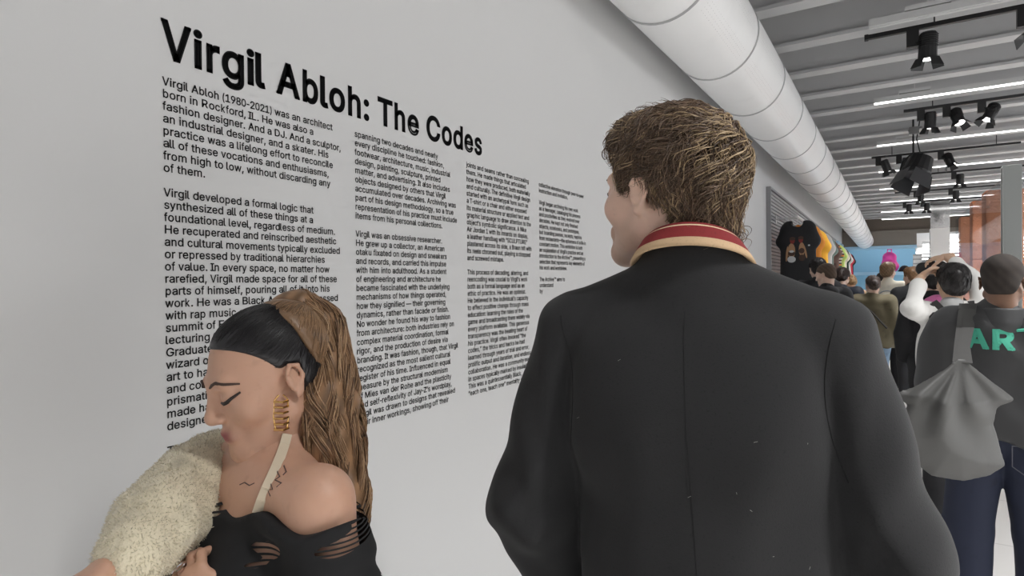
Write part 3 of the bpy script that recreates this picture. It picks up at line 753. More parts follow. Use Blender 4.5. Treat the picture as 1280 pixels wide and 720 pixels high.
def lay(text, size, weight=0.012, dens=3):
    """one line of lettering as (V (n,2), faces): Helvetica-like widths, cap height 0.72 of the size"""
    ys = 1.0
    X, VV, FF, n = 0.0, [], [], 0
    for ch in text:
        adv = AW.get(ch, 556) / 1000.0
        if ch != ' ':
            V, F = glyph(ch, weight, dens)
            if len(V):
                x0, x1 = V[:, 0].min(), V[:, 0].max()
                bear = {'i': 0.07, 'l': 0.07, 'I': 0.08, '.': 0.075, ',': 0.07, ':': 0.075, "'": 0.06, '\u2019': 0.06, 'j': 0.0, 'f': 0.015, 't': 0.015, 'r': 0.055, '(': 0.05, ')': 0.03, '-': 0.05, '\u2014': 0.0}.get(ch)
                if bear is None:
                    bear = 0.012 if ch in 'VWAYvwyxTXZz' else (0.065 if ch in 'BDEFHKLMNPRUbhkmnpu' else 0.038)
                if ch in 'il.,:;I\'\u2019':
                    bear, x1 = (adv - (x1 - x0)) / 2, x0 + 1.0
                wid = 1.0 if x1 == x0 + 1.0 else adv - 2 * bear if ch not in 'rftjJL)' else adv - bear - (0.0 if ch in 'rft' else 0.05)
                U = V.copy()
                U[:, 0] = (X + bear + (V[:, 0] - x0) / max(x1 - x0, 1e-6) * wid) * size
                U[:, 1] = V[:, 1] * ys * size
                VV.append(U)
                FF += [tuple(i + n for i in f) for f in F]
                n += len(U)
        X += adv
    return (np.concatenate(VV) if VV else np.zeros((0, 2))), FF, X * size


M_vinyl = mat('black vinyl lettering', (0.008, 0.008, 0.009), 0.6, spec=0.25)


def wall_text(name, lines, y0, z0, size, pitch, weight, label, cat, group=None, dens=3, gap=0.0012):
    b = MB()
    for i, t in enumerate(lines):
        if not t:
            continue
        V, F, w = lay(t, size, weight, dens)
        b.add([(WX + gap, y0 + p[0], z0 - i * pitch + p[1]) for p in V], F)
    o = b.build(name, M_vinyl)
    tag(o, label, cat, group)
    return o


COL1 = """Virgil Abloh (1980-2021) was an architect
born in Rockford, IL. He was also a
fashion designer. And a DJ. And a sculptor,
an industrial designer, and a skater. His
practice was a lifelong effort to reconcile
all of these vocations and enthusiasms,
from high to low, without discarding any
of them.

Virgil developed a formal logic that
synthesized all of these things at a
foundational level, regardless of medium.
He recuperated and reinscribed aesthetic
and cultural movements typically excluded
or repressed by traditional hierarchies
of value. In every space, no matter how
rarefied, Virgil made space for all of these
parts of himself, pouring all of it into his
work. He was a Black American obsessed
with rap music and Michael Jordan at the
summit of European fashion. A skate kid
lecturing to students at Harvard\u2019s
Graduate School of Design. A bending
wizard of the material and conceptual
art to hand. He turned fashion into art
and collaborated across all of it to
prismatic effect. The work he has
made has changed what it means to
designers.

This is an exhibition of
decades of work""".split('\n')
COL2 = """spanning two decades and nearly
every discipline he touched: fashion,
footwear, architecture, music, industrial
design, painting, sculpture, printed
matter, and advertising. It also includes
objects designed by others that Virgil
accumulated over decades. Archiving was
part of his design methodology, so a true
representation of his practice must include
items from his personal collections.

Virgil was an obsessive researcher.
He grew up a collector, an American
otaku fixated on design and sneakers
and records, and carried this impulse
with him into adulthood. As a student
of engineering and architecture he
became fascinated with the underlying
mechanisms of how things operated,
how they signified \u2014 their governing
dynamics, rather than facade or finish.
No wonder he found his way to fashion
from architecture: both industries rely on
complex material coordination, formal
rigor, and the production of desire via
branding. It was fashion, though, that Virgil
recognized as the most salient cultural
register of his time. Influenced in equal
measure by the structural modernism
of Mies van der Rohe and the plasticity
and self-reflexivity of Jay-Z\u2019s wordplay,
Virgil was drawn to designs that revealed
their inner workings, showing off their""".split('\n')
COL3 = """joints and seams rather than concealing
them. He made things that articulated
how they were produced, both materially
and culturally. The definitive Virgil design
started with an archetypal form such as
a T-shirt or a chair and either exposed
its material structure or applied text and
graphic language to draw attention to the
object\u2019s symbolic significance. A Nike
Air Jordan 1 with its innards on display,
a leather handbag with \u201cSCULPTURE\u201d
plastered across its side, a Braun hifi with
its reels chromed out, playing a chopped
and screwed mixtape.

This process of decoding, altering, and
reencoding was crucial to Virgil\u2019s work
both as a formal language and as an
ethic of practice. He was an optimist.
He believed in the individual\u2019s capacity
to effect positive change through mass
education: learning the rules of the
game and broadcasting them widely via
every platform available. This generous
transparency was the beating heart of
his practice. Virgil often invoked \u201cthe
codes,\u201d the tricks and hacks he had
learned through years of trial and error,
prolific output and iteration, and endless
collaboration. He was a community man
in spaces typically marked by insularity.
This was a quintessentially Black,
\u201ceach one, teach one\u201d mentality of""".split('\n')
COL4 = """collective elevation through peer-to-peer
instruction and invitation.

Virgil began archiving his own work
as a teenager, cataloging his process
and proclivities as they evolved over
decades. He kept not only finished
objects, notebooks, and prototypes,
but boarding passes, receipts, napkins
from restaurants\u2014the ephemera of a life in
constant motion. This exhibition is both
an exploration of Virgil\u2019s practice and an
introduction to the Archive\u2122, presenting a
selection that represents key elements of
his work and worldview.

The Archive\u2122 aims to
understand
by""".split('\n')
TS = 0.0262            # body size; fitted to the width of the first line
z0 = CAM_H + 0.33103 * 1.4
for n, (cl, yy, lab) in enumerate(((COL1, 0.5107, 'wall text column nearest the left, opening with the dates 1980-2021, partly behind the woman'),
                                   (COL2, 0.9243, 'second wall text column, beginning spanning two decades and nearly'),
                                   (COL3, 1.3389, 'third wall text column, beginning joints and seams rather than concealing'),
                                   (COL4, 1.7509, 'short fourth wall text column just left of the man\'s face'))):
    wall_text('text_column', cl, yy * 1.4, z0, TS, 0.020292 * 1.4, 0.018, lab, 'wall text', 'wall text columns under the title', 2)
wall_text('wall_title', ['Virgil Abloh: The Codes'], 0.5085 * 1.4, CAM_H + 0.3770 * 1.4, 0.1175, 0.1, 0.034, 'large bold black title lettering across the top of the grey wall', 'wall title', None, 6)

# ---------------------------------------------------------------- round duct along the wall
def duct():
    root = empty('ventilation_duct', (-1.057, 0, CAM_H + 1.6587))
    tag(root, 'fat round white ventilation duct running along the top of the text wall', 'air duct')
    M = mat('pale glossy duct skin', (0.86, 0.86, 0.86), 0.35, noise=(4, 0.02), bump=(9, 0.10, 0.02))
    M2 = mat('duct seam', (0.50, 0.50, 0.51), 0.35)
    R0, dx, Y0, Y1 = 0.285, 0.01556, -1.2, YB + 0.0
    def sg(t):
        return 0.00793 * t - 0.0604 * (t / 10) ** 2
    seg, L = 64, 1.08
    N = int((Y1 - Y0) / L)
    vs, fs, m = [], [], MB()
    rows = []
    for i in range(N):
        for t in (0.0, 0.06, 0.2, 0.5, 0.8, 0.94):
            rows.append((Y0 + (i + t) * L, R0 * (0.992 + 0.012 * math.sin(math.pi * t) ** 0.5)))
    rows.append((Y0 + N * L, R0 * 0.992))
    for (yy, r) in rows:
        for j in range(seg):
            a = 2 * math.pi * j / seg
            vs.append((dx * yy + r * math.cos(a), yy, sg(yy) + r * math.sin(a)))
    for i in range(len(rows) - 1):
        for j in range(seg):
            kk = (j + 1) % seg
            fs.append((i * seg + j, i * seg + kk, (i + 1) * seg + kk, (i + 1) * seg + j))
    fs.append(tuple(range(seg)))
    fs.append(tuple((len(rows) - 1) * seg + j for j in range(seg)))
    m.add(vs, fs)
    m.build('duct_shell', M, root, smooth=True)
    for i in range(1, N):
        yy = Y0 + i * L
        s = MB()
        for q in range(2):
            rr = R0 * 0.992 + 0.004
            y2 = yy + (q - 0.5) * 0.014
            pts = [(dx * y2 + rr * math.cos(2 * math.pi * j / 48), y2, sg(y2) + rr * math.sin(2 * math.pi * j / 48)) for j in range(49)]
            s.tube(pts, 0.0032, 5, cap=False)
        s.build('seam_ring', M2, root, smooth=True)
    # rows of tiny perforations on the underside of the near segments
    h = MB()
    for i in range(1, 8):
        for row in (-0.9, -0.82, -0.74, -0.66, -0.2, -0.12, -0.04):
            for q in range(24):
                yy = Y0 + (i + 0.1 + 0.8 * q / 24) * L
                r = R0 * 1.0045
                c, s_ = math.cos(row), math.sin(row)
                P = Vector((dx * yy + r * c, yy, sg(yy) + r * s_))
                tx, ty = Vector((-s_, 0, c)) * 0.0022, Vector((0, 0.0022, 0))
                h.add([P + tx, P + ty, P - tx, P - ty], [(0, 1, 2, 3)])
    o = h.build('perforations', mat('dark perforation', (0.25, 0.25, 0.26), 0.7), root)
    o['kind'] = 'stuff'
    # hanging wires
    for i in range(2, N, 3):
        yy = Y0 + (i + 0.5) * L
        w = MB()
        w.tube([(dx * yy + 0.05, yy, sg(yy) + R0 * 0.95), (dx * yy + 0.05, yy, CEIL - root.location.z)], 0.004, 6)
        w.build('hanger_wire', mat('dark wire', (0.05, 0.05, 0.05), 0.5), root)
    return root


duct()

# ---------------------------------------------------------------- linear lamps under the ribs
M_lampbody = mat('white lamp housing', (0.62, 0.62, 0.62), 0.5)
M_lampon = mat('lit lamp diffuser', (0.9, 0.9, 0.9), 0.4, emit=((1, 0.99, 0.97), 4.0))
M_lampoff = mat('unlit lamp diffuser', (0.66, 0.66, 0.66), 0.4)
ORD = ['nearest', 'second', 'third', 'fourth', 'fifth', 'sixth', 'seventh', 'eighth']
vis = [(5.75, False), (8.25, True), (10.85, True), (13.5, True), (16.1, True), (18.8, True), (21.5, True), (24.1, True)]
for i, (yy, on) in enumerate(vis):
    r = empty('linear_lamp', (-0.11, yy, 3.66))
    tag(r, '%s linear ceiling lamp from the camera, %s' % (ORD[i], 'long thin glowing bar under the grey ribs' if on else 'unlit pale bar at the top edge'), 'ceiling lamp', 'linear ceiling lamps')
    b = MB(); b.box(0, 5.0, -0.03, 0.03, 0.018, 0.075); b.box(0.25, 0.55, -0.03, 0.03, 0.085, 0.12); b.box(3.25, 3.55, -0.03, 0.03, 0.085, 0.12)
    b.build('housing', M_lampbody, r)
    b = MB(); b.box(0.004, 4.996, -0.014, 0.014, 0.004, 0.018)
    b.build('diffuser', M_lampon if on else M_lampoff, r)
    for xx in (0.4, 3.4):
        b = MB(); b.tube([(xx, 0, 0.12), (xx, 0, CEIL - 3.66)], 0.005, 6)
        b.build('suspension_rod', M_lampbody, r)
for i, (D, xa, xb) in enumerate(((23.2, 0.9, 5.2), (26, 0.8, 5.6), (29, 0.7, 6.0), (32.5, 0.6, 6.4), (37, 0.5, 7.0), (43, 0.4, 7.6))):
    yy = D * 1.19 + 0.2
    r = empty('strip_light', (xa + 0.8, yy, 3.0))
    tag(r, '%s bright strip light in the deeper room beyond the white column' % ORD[i], 'strip light', 'strip lights in the far room')
    b = MB(); b.box(0, xb - xa, -0.05, 0.05, 0, 0.09); b.build('diffuser', mat('far strip diffuser', (0.9, 0.9, 0.9), 0.4, emit=((1, 0.99, 0.98), 7.0)), r)
    b = MB(); b.box(0, xb - xa, -0.07, 0.07, 0.09, 0.41); b.build('housing', M_lampbody, r)
area('far_room_light', (3.5, 33, 3.3), 4, 12, 700)
area('niche_light', (-0.1, YB + 1.1, 3.2), 1.8, 0.8, 12)

# ---------------------------------------------------------------- track and spotlights
M_black = mat('black metal', (0.012, 0.012, 0.013), 0.45)
M_glass_lit = mat('lit lens', (0.9, 0.9, 0.9), 0.3, emit=((1, 0.98, 0.95), 3.0))
tr = empty('track_rail', (-0.15, 6.05, 3.685))
tag(tr, 'black lighting track running under a rib at the upper right', 'lighting track')
b = MB(); b.box(0, 5.0, -0.02, 0.02, 0.0, 0.036); b.box(0, 0.03, -0.024, 0.024, -0.004, 0.04)
b.build('rail_body', M_black, tr)
for xx in (0.5, 2.5, 4.5):
    b = MB(); b.tube([(xx, 0, 0.036), (xx, 0, CEIL - 3.685)], 0.006, 6); b.build('hanger', M_black, tr)
for j, (yy, x0_, x1_) in enumerate(((9.0, 0.2, 2.2), (12.1, -0.2, 1.8), (14.6, 0.6, 2.6), (17.3, 0.2, 2.6), (19.6, 0.2, 3.0))):
    t2 = empty('track_rail', (x0_, yy, 3.70))
    tag(t2, '%s black lighting track further down the ceiling, carrying small spotlights' % ORD[j + 1], 'lighting track', 'lighting tracks')
    b = MB(); b.box(0, x1_ - x0_, -0.018, 0.018, 0.0, 0.034); b.build('rail_body', M_black, t2)
    for xx in (0.3, x1_ - x0_ - 0.3):
        b = MB(); b.tube([(xx, 0, 0.034), (xx, 0, CEIL - 3.70)], 0.006, 6); b.build('hanger', M_black, t2)


def spotlight(top, tilt, turn, label, s=1.0, lit=True):
    r = empty('spotlight', top)
    tag(r, label, 'spotlight', 'track spotlights')
    b = MB(); b.box(-0.035 * s, 0.035 * s, -0.02 * s, 0.02 * s, -0.11 * s, 0); b.build('track_adapter', M_black, r)
    R = Matrix.Rotation(turn, 4, 'Z') @ Matrix.Rotation(tilt, 4, 'X')
    o = Vector((0.085 * s, 0, -0.10 * s))
    def T(p):
        return o + (R @ Vector(p)) * s
    b = MB()
    b.tube([T((0, 0, 0.07)), T((0, 0, 0.06)), T((0, 0, -0.10)), T((0, 0, -0.105))], [0.042 * s, 0.05 * s, 0.055 * s, 0.058 * s], 14)
    for f in range(6):
        b.tube([T((0, 0, 0.05 - f * 0.014)), T((0, 0, 0.046 - f * 0.014))], 0.058 * s, 14)
    b.build('lamp_head', M_black, r)
    b = MB(); b.tube([Vector((0.0, 0, -0.06 * s)), T((-0.058, 0, 0.0))], 0.012 * s, 8); b.build('yoke', M_black, r)
    b = MB(); b.tube([T((0, 0, -0.104)), T((0, 0, -0.108))], 0.047 * s, 14); b.build('lens', M_glass_lit if lit else M_lampoff, r)
    for q in range(4):
        a = q * math.pi / 2 + 0.4
        d = Vector((math.cos(a), math.sin(a), 0))
        t = Vector((-math.sin(a), math.cos(a), 0))
        p0, p1 = d * 0.056, d * 0.085 + Vector((0, 0, -0.06))
        b = MB()
        qd = [p0 + Vector((0, 0, -0.1)) + t * 0.035, p0 + Vector((0, 0, -0.1)) - t * 0.035, p1 + Vector((0, 0, -0.1)) - t * 0.045, p1 + Vector((0, 0, -0.1)) + t * 0.045]
        nn = (qd[1] - qd[0]).cross(qd[3] - qd[0]).normalized() * 0.003
        b.add([T(p) for p in qd] + [T(p + nn) for p in qd], [(0, 1, 2, 3), (7, 6, 5, 4), (0, 4, 5, 1), (1, 5, 6, 2), (2, 6, 7, 3), (3, 7, 4, 0)])
        b.build('barn_door', M_black, r)
    return r


SP = [(0.20, 6.05, 3.685, 0.1, 0.3, 1.25, 'black track spotlight hanging at the left end of the nearest track'),
      (0.92, 6.05, 3.685, 0.5, 2.4, 1.25, 'black tilted track spotlight with open flaps near the top right corner'),
      (0.38, 9.0, 3.70, 0.15, 0.2, 1.15, 'left spotlight of the trio above the hanging stage lamp'),
      (0.64, 9.0, 3.70, -0.45, 0.5, 1.15, 'middle spotlight of the trio above the hanging stage lamp'),
      (0.98, 9.0, 3.70, 0.5, 2.0, 1.15, 'right spotlight of the trio above the hanging stage lamp'),
      (-0.10, 12.1, 3.70, 0.4, -0.9, 1.2, 'black spotlight at the far left beside the hanging stage lamp'),
      (0.20, 12.1, 3.70, 0.2, 0.5, 1.2, 'black spotlight just left of the hanging stage lamp'),
      (0.78, 12.1, 3.70, -0.4, 0.9, 1.2, 'black spotlight just right of the hanging stage lamp'),
      (1.15, 14.6, 3.70, 0.1, 0.2, 1.2, 'single black spotlight under the fourth lamp, right of the stage lamp'),
      (0.62, 17.3, 3.70, 0.1, 0.2, 1.2, 'left of two small black spotlights under the unlit far lamp'),
      (1.30, 17.3, 3.70, 0.1, 0.2, 1.2, 'right of two small black spotlights under the unlit far lamp'),
      (0.45, 19.6, 3.70, 0.1, 0.2, 1.2, 'small far spotlight at left above the white column'),
      (0.85, 19.6, 3.70, 0.1, 0.2, 1.2, 'small far spotlight with glowing tip above the white column'),
      (2.20, 19.6, 3.70, 0.2, 0.2, 1.2, 'small far spotlight beside the orange columns')]
for x, yy, z, ti, tu, s, lab in SP:
    spotlight((x, yy, z), ti, tu, lab, s)


def stage_lamp():
    c = at(1146, 213, 8.4)
    r = empty('stage_lamp', (c.x, c.y, c.z))
    tag(r, 'large dark hanging stage lamp with flaps on a hooked pole', 'stage lamp')
    zt = CEIL - c.z
    b = MB(); b.tube([(-0.04, 0, 0.22), (-0.04, 0, zt)], 0.013, 8); b.build('pole', M_black, r)
    b = MB(); b.box(-0.09, 0.03, -0.04, 0.04, 0.52, 0.62); b.tube([(-0.1, 0, 0.57), (0.06, 0, 0.6)], 0.02, 8); b.build('clamp', mat('worn steel', (0.25, 0.25, 0.25), 0.4, metal=0.6), r)
    b = MB()
    b.tube([(-0.2, 0, 0.0), (-0.17, 0, 0.14), (-0.04, 0, 0.26), (0.12, 0, 0.16), (0.17, 0, 0.0)], 0.014, 8)
    b.build('yoke', M_black, r)
    Rm = Matrix.Rotation(0.35, 4, 'Y') @ Matrix.Rotation(-0.35, 4, 'X')
    def T(*p):
        return Rm @ Vector(p)
    b = MB()
    b.tube([T(0, 0, 0.22), T(0, 0, 0.19), T(0, 0, 0.02), T(0, 0, -0.04), T(0, 0, -0.07)], [0.10, 0.15, 0.175, 0.19, 0.18], 16)
    b.build('housing', M_black, r)
    g = mat('dark grey metal', (0.06, 0.06, 0.065), 0.4)
    for q in range(4):
        a = q * math.pi / 2 + 0.5
        d, t = Vector((math.cos(a), math.sin(a), 0)), Vector((-math.sin(a), math.cos(a), 0))
        p0, p1 = d * 0.165 + Vector((0, 0, -0.06)), d * 0.20 + Vector((0, 0, -0.29))
        qd = [p0 + t * 0.12, p0 - t * 0.12, p1 - t * 0.15, p1 + t * 0.15]
        nn = (qd[1] - qd[0]).cross(qd[3] - qd[0]).normalized() * 0.006
        b = MB(); b.add([T(*p) for p in qd] + [T(*(p + nn)) for p in qd], [(0, 1, 2, 3), (7, 6, 5, 4), (0, 4, 5, 1), (1, 5, 6, 2), (2, 6, 7, 3), (3, 7, 4, 0)])
        b.build('barn_door', g, r)
    b = MB(); b.tube([T(0, 0, -0.07), T(0, 0, -0.09), T(0, 0, -0.10)], [0.15, 0.14, 0.08], 16); b.build('lens', mat('dim lens', (0.12, 0.12, 0.13), 0.12), r)
    b = MB()
    b.tube([(-0.03, 0.01, zt), (-0.02, 0.05, 1.1), (0.05, 0.03, 0.8), (0.0, 0.02, 0.45), (0.05, 0.02, 0.2)], 0.008, 6)
    b.build('cable', M_black, r)


stage_lamp()

# ---------------------------------------------------------------- slatted display panel with the garment rail
def slatwall():
    r = empty('slatwall_panel', (WX, 8.85, 0.0))
    tag(r, 'tall grey slatted display panel on the left wall beyond the text', 'slatwall panel')
    L, H0, H1 = 12.9, 0.25, 2.86
    b = MB(); b.box(0.0, 0.02, 0, L, H0, H1)
    b.build('backing', mat('slat backing', (0.14, 0.14, 0.15), 0.6), r)
    b = MB()
    n = 52
    for i in range(n):
        z = H0 + (H1 - H0) * i / n
        b.box(0.02, 0.045, 0, L, z, z + (H1 - H0) / n * 0.72)
    b.build('slats', mat('grey slat paint', (0.36, 0.36, 0.37), 0.45), r)
    b = MB(); b.box(0, 0.06, -0.035, 0.0, H0, H1 + 0.03); b.box(0, 0.06, 0, L, H1, H1 + 0.03); b.build('edge_frame', mat('panel frame', (0.30, 0.30, 0.31), 0.5), r)


slatwall()
RAILX, RAILZ = -1.04, 2.48
rail = empty('garment_rail', (RAILX, 9.0, RAILZ))
tag(rail, 'white garment rail on brackets in front of the slatted panel', 'garment rail')
M_white = mat('white metal', (0.75, 0.75, 0.74), 0.4)
b = MB(); b.tube([(0, 0.0, 0), (0, 12.4, 0)], 0.018, 10); b.build('rail_bar', M_white, rail)
for yy in (0.35, 4.2, 8.2, 12.1):
    b = MB(); b.tube([(0, yy, 0), (WX - RAILX + 0.046, yy, 0)], 0.013, 8); b.box(WX - RAILX + 0.046, WX - RAILX + 0.056, yy - 0.03, yy + 0.03, -0.06, 0.06); b.build('bracket', M_white, rail)


def shirt_field(w, h, d, sl, seed):
    """tee hanging in the XZ plane, origin at the top of the neck"""
    P = [rc((-w * 0.30, 0, -0.10), (-w * 0.36, 0, -h), 0.11, 0.12, 0.06, (1, d / 0.11, 1)),
         rc((w * 0.30, 0, -0.10), (w * 0.36, 0, -h), 0.11, 0.12, 0.06, (1, d / 0.11, 1)),
         rc((0, 0, -0.17), (0, 0, -h), 0.13, 0.14, 0.06, (1, d / 0.13, 1)),
         rc((-0.05, 0, -0.082), (-w * 0.42, 0, -0.125), 0.045, 0.06, 0.04, (1, d / 0.06, 1)),
         rc((0.05, 0, -0.082), (w * 0.42, 0, -0.125), 0.045, 0.06, 0.04, (1, d / 0.06, 1)),
         rc((-w * 0.42, 0, -0.14), (-w * 0.42 - sl * 0.45, 0, -0.14 - sl), 0.085, 0.10, 0.03, (1, d / 0.09, 1)),
         rc((w * 0.42, 0, -0.14), (w * 0.42 + sl * 0.45, 0, -0.14 - sl), 0.085, 0.10, 0.03, (1, d / 0.09, 1)),
         fn((-2, -1, -9), (2, 1, -h + 0.02), lambda x, y, z: (z + h) + 0 * x + 0 * y, 0.01, '-'),
         el((0, -0.03, -0.018), (0.066, 0.12, 0.048), None, 0.02, '-')]
    return P


def hanger(root, z=0.0):
    b = MB()
    b.tube([(-0.19, 0, -0.10 + z), (0, 0, -0.03 + z), (0.19, 0, -0.10 + z)], 0.008, 6)
    b.tube([(0, 0, -0.03 + z), (0, 0, 0.03 + z), (0.0, 0.02, 0.055 + z), (0, 0.0, 0.075 + z), (0, -0.02, 0.055 + z)], 0.004, 6)
    return b.build('hanger', M_white, root)


def band_mat(name, colors, scale, vertical=True):
    """bands of cloth colour across the garment"""
    m = mat(name, colors[0], 0.85)
    nt = m.node_tree
    p = nt.nodes['Principled BSDF']
    tc = nt.nodes.new('ShaderNodeTexCoord')
    sx = nt.nodes.new('ShaderNodeSeparateXYZ')
    nt.links.new(tc.outputs['Object'], sx.inputs[0])
    ma = nt.nodes.new('ShaderNodeMath'); ma.operation = 'MULTIPLY'; ma.inputs[1].default_value = scale
    nt.links.new(sx.outputs['Z' if vertical else 'X'], ma.inputs[0])
    fr = nt.nodes.new('ShaderNodeMath'); fr.operation = 'FRACT'
    nt.links.new(ma.outputs[0], fr.inputs[0])
    cr = nt.nodes.new('ShaderNodeValToRGB')
    cr.color_ramp.interpolation = 'CONSTANT'
    while len(cr.color_ramp.elements) < len(colors):
        cr.color_ramp.elements.new(0.5)
    for i, c in enumerate(colors):
        cr.color_ramp.elements[i].position = i / len(colors)
        cr.color_ramp.elements[i].color = tuple(c) + (1,)
    nt.links.new(fr.outputs[0], cr.inputs[0])
    nt.links.new(cr.outputs[0], p.inputs['Base Color'])
    return m


def garment(name, y, ang, w, h, sl, m, label, seed, d=0.05, res=0.013, x=RAILX):
    r = empty(name, (x, y, RAILZ - 0.075), ang)
    tag(r, label, 'shirt' if 'shirt' in name else 'garment', 'clothes on the garment rail')
    hanger(r)
    V, F = polygonise(shirt_field(w, h, d, sl, seed), res, 1, wob(seed, 9, 0.008, 5, (1, 1, 3)))
    o = npmesh('cloth', V, F, m, r)
    return r, o, V, F


tee, cloth, TV, TF = garment('black_t_shirt', 9.12, math.radians(-6), 0.33, 0.84, 0.13, mat('black cotton', (0.014, 0.014, 0.016), 0.85, sheen=0.2), 'black T-shirt with a printed picture of two figures, facing out at the rail end', 3, 0.05, 0.009)
# the print: two figures, front of the shirt is local -Y
bvh = BVHTree.FromPolygons([tuple(map(float, v)) for v in TV], [tuple(map(int, f)) for f in TF])


def on_front(x, z, off=0.003):
    x *= 1.05
    z = -0.37 + (z + 0.37) * 1.3
    h = bvh.ray_cast(Vector((x, -1, z)), Vector((0, 1, 0)))
    return Vector((x, (h[0].y if h[0] else -0.05) - off, z))


def print_patch(parent, name, poly, m, off=0.003):
    vs = [on_front(x, z, off) for x, z in poly]
    c = on_front(sum(p[0] for p in poly) / len(poly), sum(p[1] for p in poly) / len(poly), off + 0.001)
    b = MB(); n = len(poly)
    b.add(vs + [c], [(i, (i + 1) % n, n) for i in range(n)])
    return b.build(name, m, parent)


def oval(cx, cz, rx, rz, n=14, rot=0.0):
    return [(cx + rx * math.cos(t) * math.cos(rot) - rz * math.sin(t) * math.sin(rot), cz + rx * math.cos(t) * math.sin(rot) + rz * math.sin(t) * math.cos(rot)) for t in (2 * math.pi * i / n for i in range(n))]


M_pskin = mat('printed tan', (0.42, 0.24, 0.13), 0.8)
M_pred = mat('printed dark red', (0.22, 0.03, 0.025), 0.8)
M_pwh = mat('printed pale grey', (0.55, 0.55, 0.56), 0.8)
M_pbr = mat('printed dark brown', (0.07, 0.035, 0.025), 0.8)
pp = empty('print', (0, 0, 0)); pp.parent = cloth
for nm, poly, m_, of in (('torso', oval(-0.062, -0.40, 0.046, 0.085), M_pskin, 0.003), ('torso', oval(0.062, -0.385, 0.036, 0.075), M_pskin, 0.003),
                     ('arm', oval(-0.118, -0.43, 0.014, 0.085, 12, -0.12), M_pskin, 0.004), ('arm', oval(0.105, -0.41, 0.013, 0.075, 12, 0.25), M_pskin, 0.004),
                     ('head', oval(-0.05, -0.288, 0.030, 0.036), M_pred, 0.005), ('head', oval(0.052, -0.282, 0.028, 0.034), M_pred, 0.005),
                     ('hair_mark', oval(-0.05, -0.268, 0.036, 0.020), M_pbr, 0.006), ('hair_mark', oval(0.052, -0.262, 0.034, 0.018), M_pbr, 0.006),
                     ('top', oval(-0.062, -0.425, 0.044, 0.030), M_pbr, 0.005), ('top_detail', oval(-0.06, -0.405, 0.030, 0.013), M_pwh, 0.006), ('top', oval(0.062, -0.40, 0.034, 0.030), M_pbr, 0.005),
                     ('sleeve_mark', oval(0.150, -0.345, 0.014, 0.009), M_pwh, 0.004), ('skirt', oval(-0.062, -0.49, 0.052, 0.035), M_pwh, 0.004), ('skirt', oval(0.064, -0.475, 0.040, 0.035), M_pbr, 0.004)):
    print_patch(cloth, nm, poly, m_, of)
bpy.data.objects.remove(pp)
R90 = math.radians(-9)
for i, (yy, mm, h, lab, nm) in enumerate((
        (10.2, mat('orange print cloth', (0.80, 0.30, 0.05), 0.85, noise=(9, 0.5)), 0.80, 'orange and yellow printed shirt hanging next to the black T-shirt', 'orange_shirt'),
        (10.55, mat('yellow cloth', (0.85, 0.45, 0.05), 0.85, noise=(7, 0.3)), 0.92, 'yellow shirt hanging behind the orange one', 'yellow_shirt'),
        (11.2, mat('white cloth', (0.72, 0.72, 0.72), 0.85), 0.80, 'white shirt hanging after the orange and yellow ones', 'white_shirt'),
        (11.7, mat('sage cloth', (0.22, 0.30, 0.27), 0.85), 0.85, 'sage green shirt hanging behind the white one', 'green_shirt'),
        (12.3, mat('dark brown cloth', (0.10, 0.06, 0.05), 0.85, noise=(8, 0.5)), 0.8, 'dark brown garment hanging before the striped one', 'brown_shirt'),
        (12.9, band_mat('striped knit', ((0.12, 0.05, 0.04), (0.75, 0.70, 0.6), (0.05, 0.16, 0.09), (0.75, 0.25, 0.05), (0.06, 0.05, 0.05), (0.65, 0.6, 0.52)), 5.0), 0.95, 'multicolour striped knit hanging in the middle of the rail', 'striped_shirt'),
        (13.7, mat('lime cloth', (0.52, 0.68, 0.20), 0.85), 0.85, 'lime green shirt hanging after the striped knit', 'lime_shirt'),
        (14.3, mat('cream cloth', (0.70, 0.66, 0.55), 0.85), 0.95, 'cream garment hanging after the lime shirt', 'cream_shirt'),
        (15.2, mat('dark green cloth', (0.015, 0.05, 0.04), 0.85), 0.95, 'dark green garment hanging toward the far end of the rail', 'dark_green_shirt'),
        (15.9, mat('pale grey cloth', (0.6, 0.58, 0.57), 0.85), 0.8, 'pale grey shirt hanging before the red one', 'grey_shirt'),
        (16.6, mat('red cloth', (0.50, 0.03, 0.06), 0.85), 0.8, 'red shirt hanging near the far end of the rail', 'red_shirt'),
        (17.4, mat('black far cloth', (0.015, 0.015, 0.018), 0.85), 0.95, 'black garment hanging last on the rail', 'dark_shirt'))):
    garment(nm, 10.0 + i * 1.0, R90 + 0.1 * math.sin(i * 2.1), 0.33, h, 0.12, mm, lab, 20 + i, 0.06, 0.018)
# pale blue lit shop panels beyond the rail
b = MB(); b.box(WX, WX + 0.08, 22.3, 23.4, 0, 2.9); struct(b, 'trim_91', M_blue2)
b = MB(); b.box(WX, WX + 0.08, 24.2, 25.2, 0, 2.9); struct(b, 'trim_92', M_blue2)

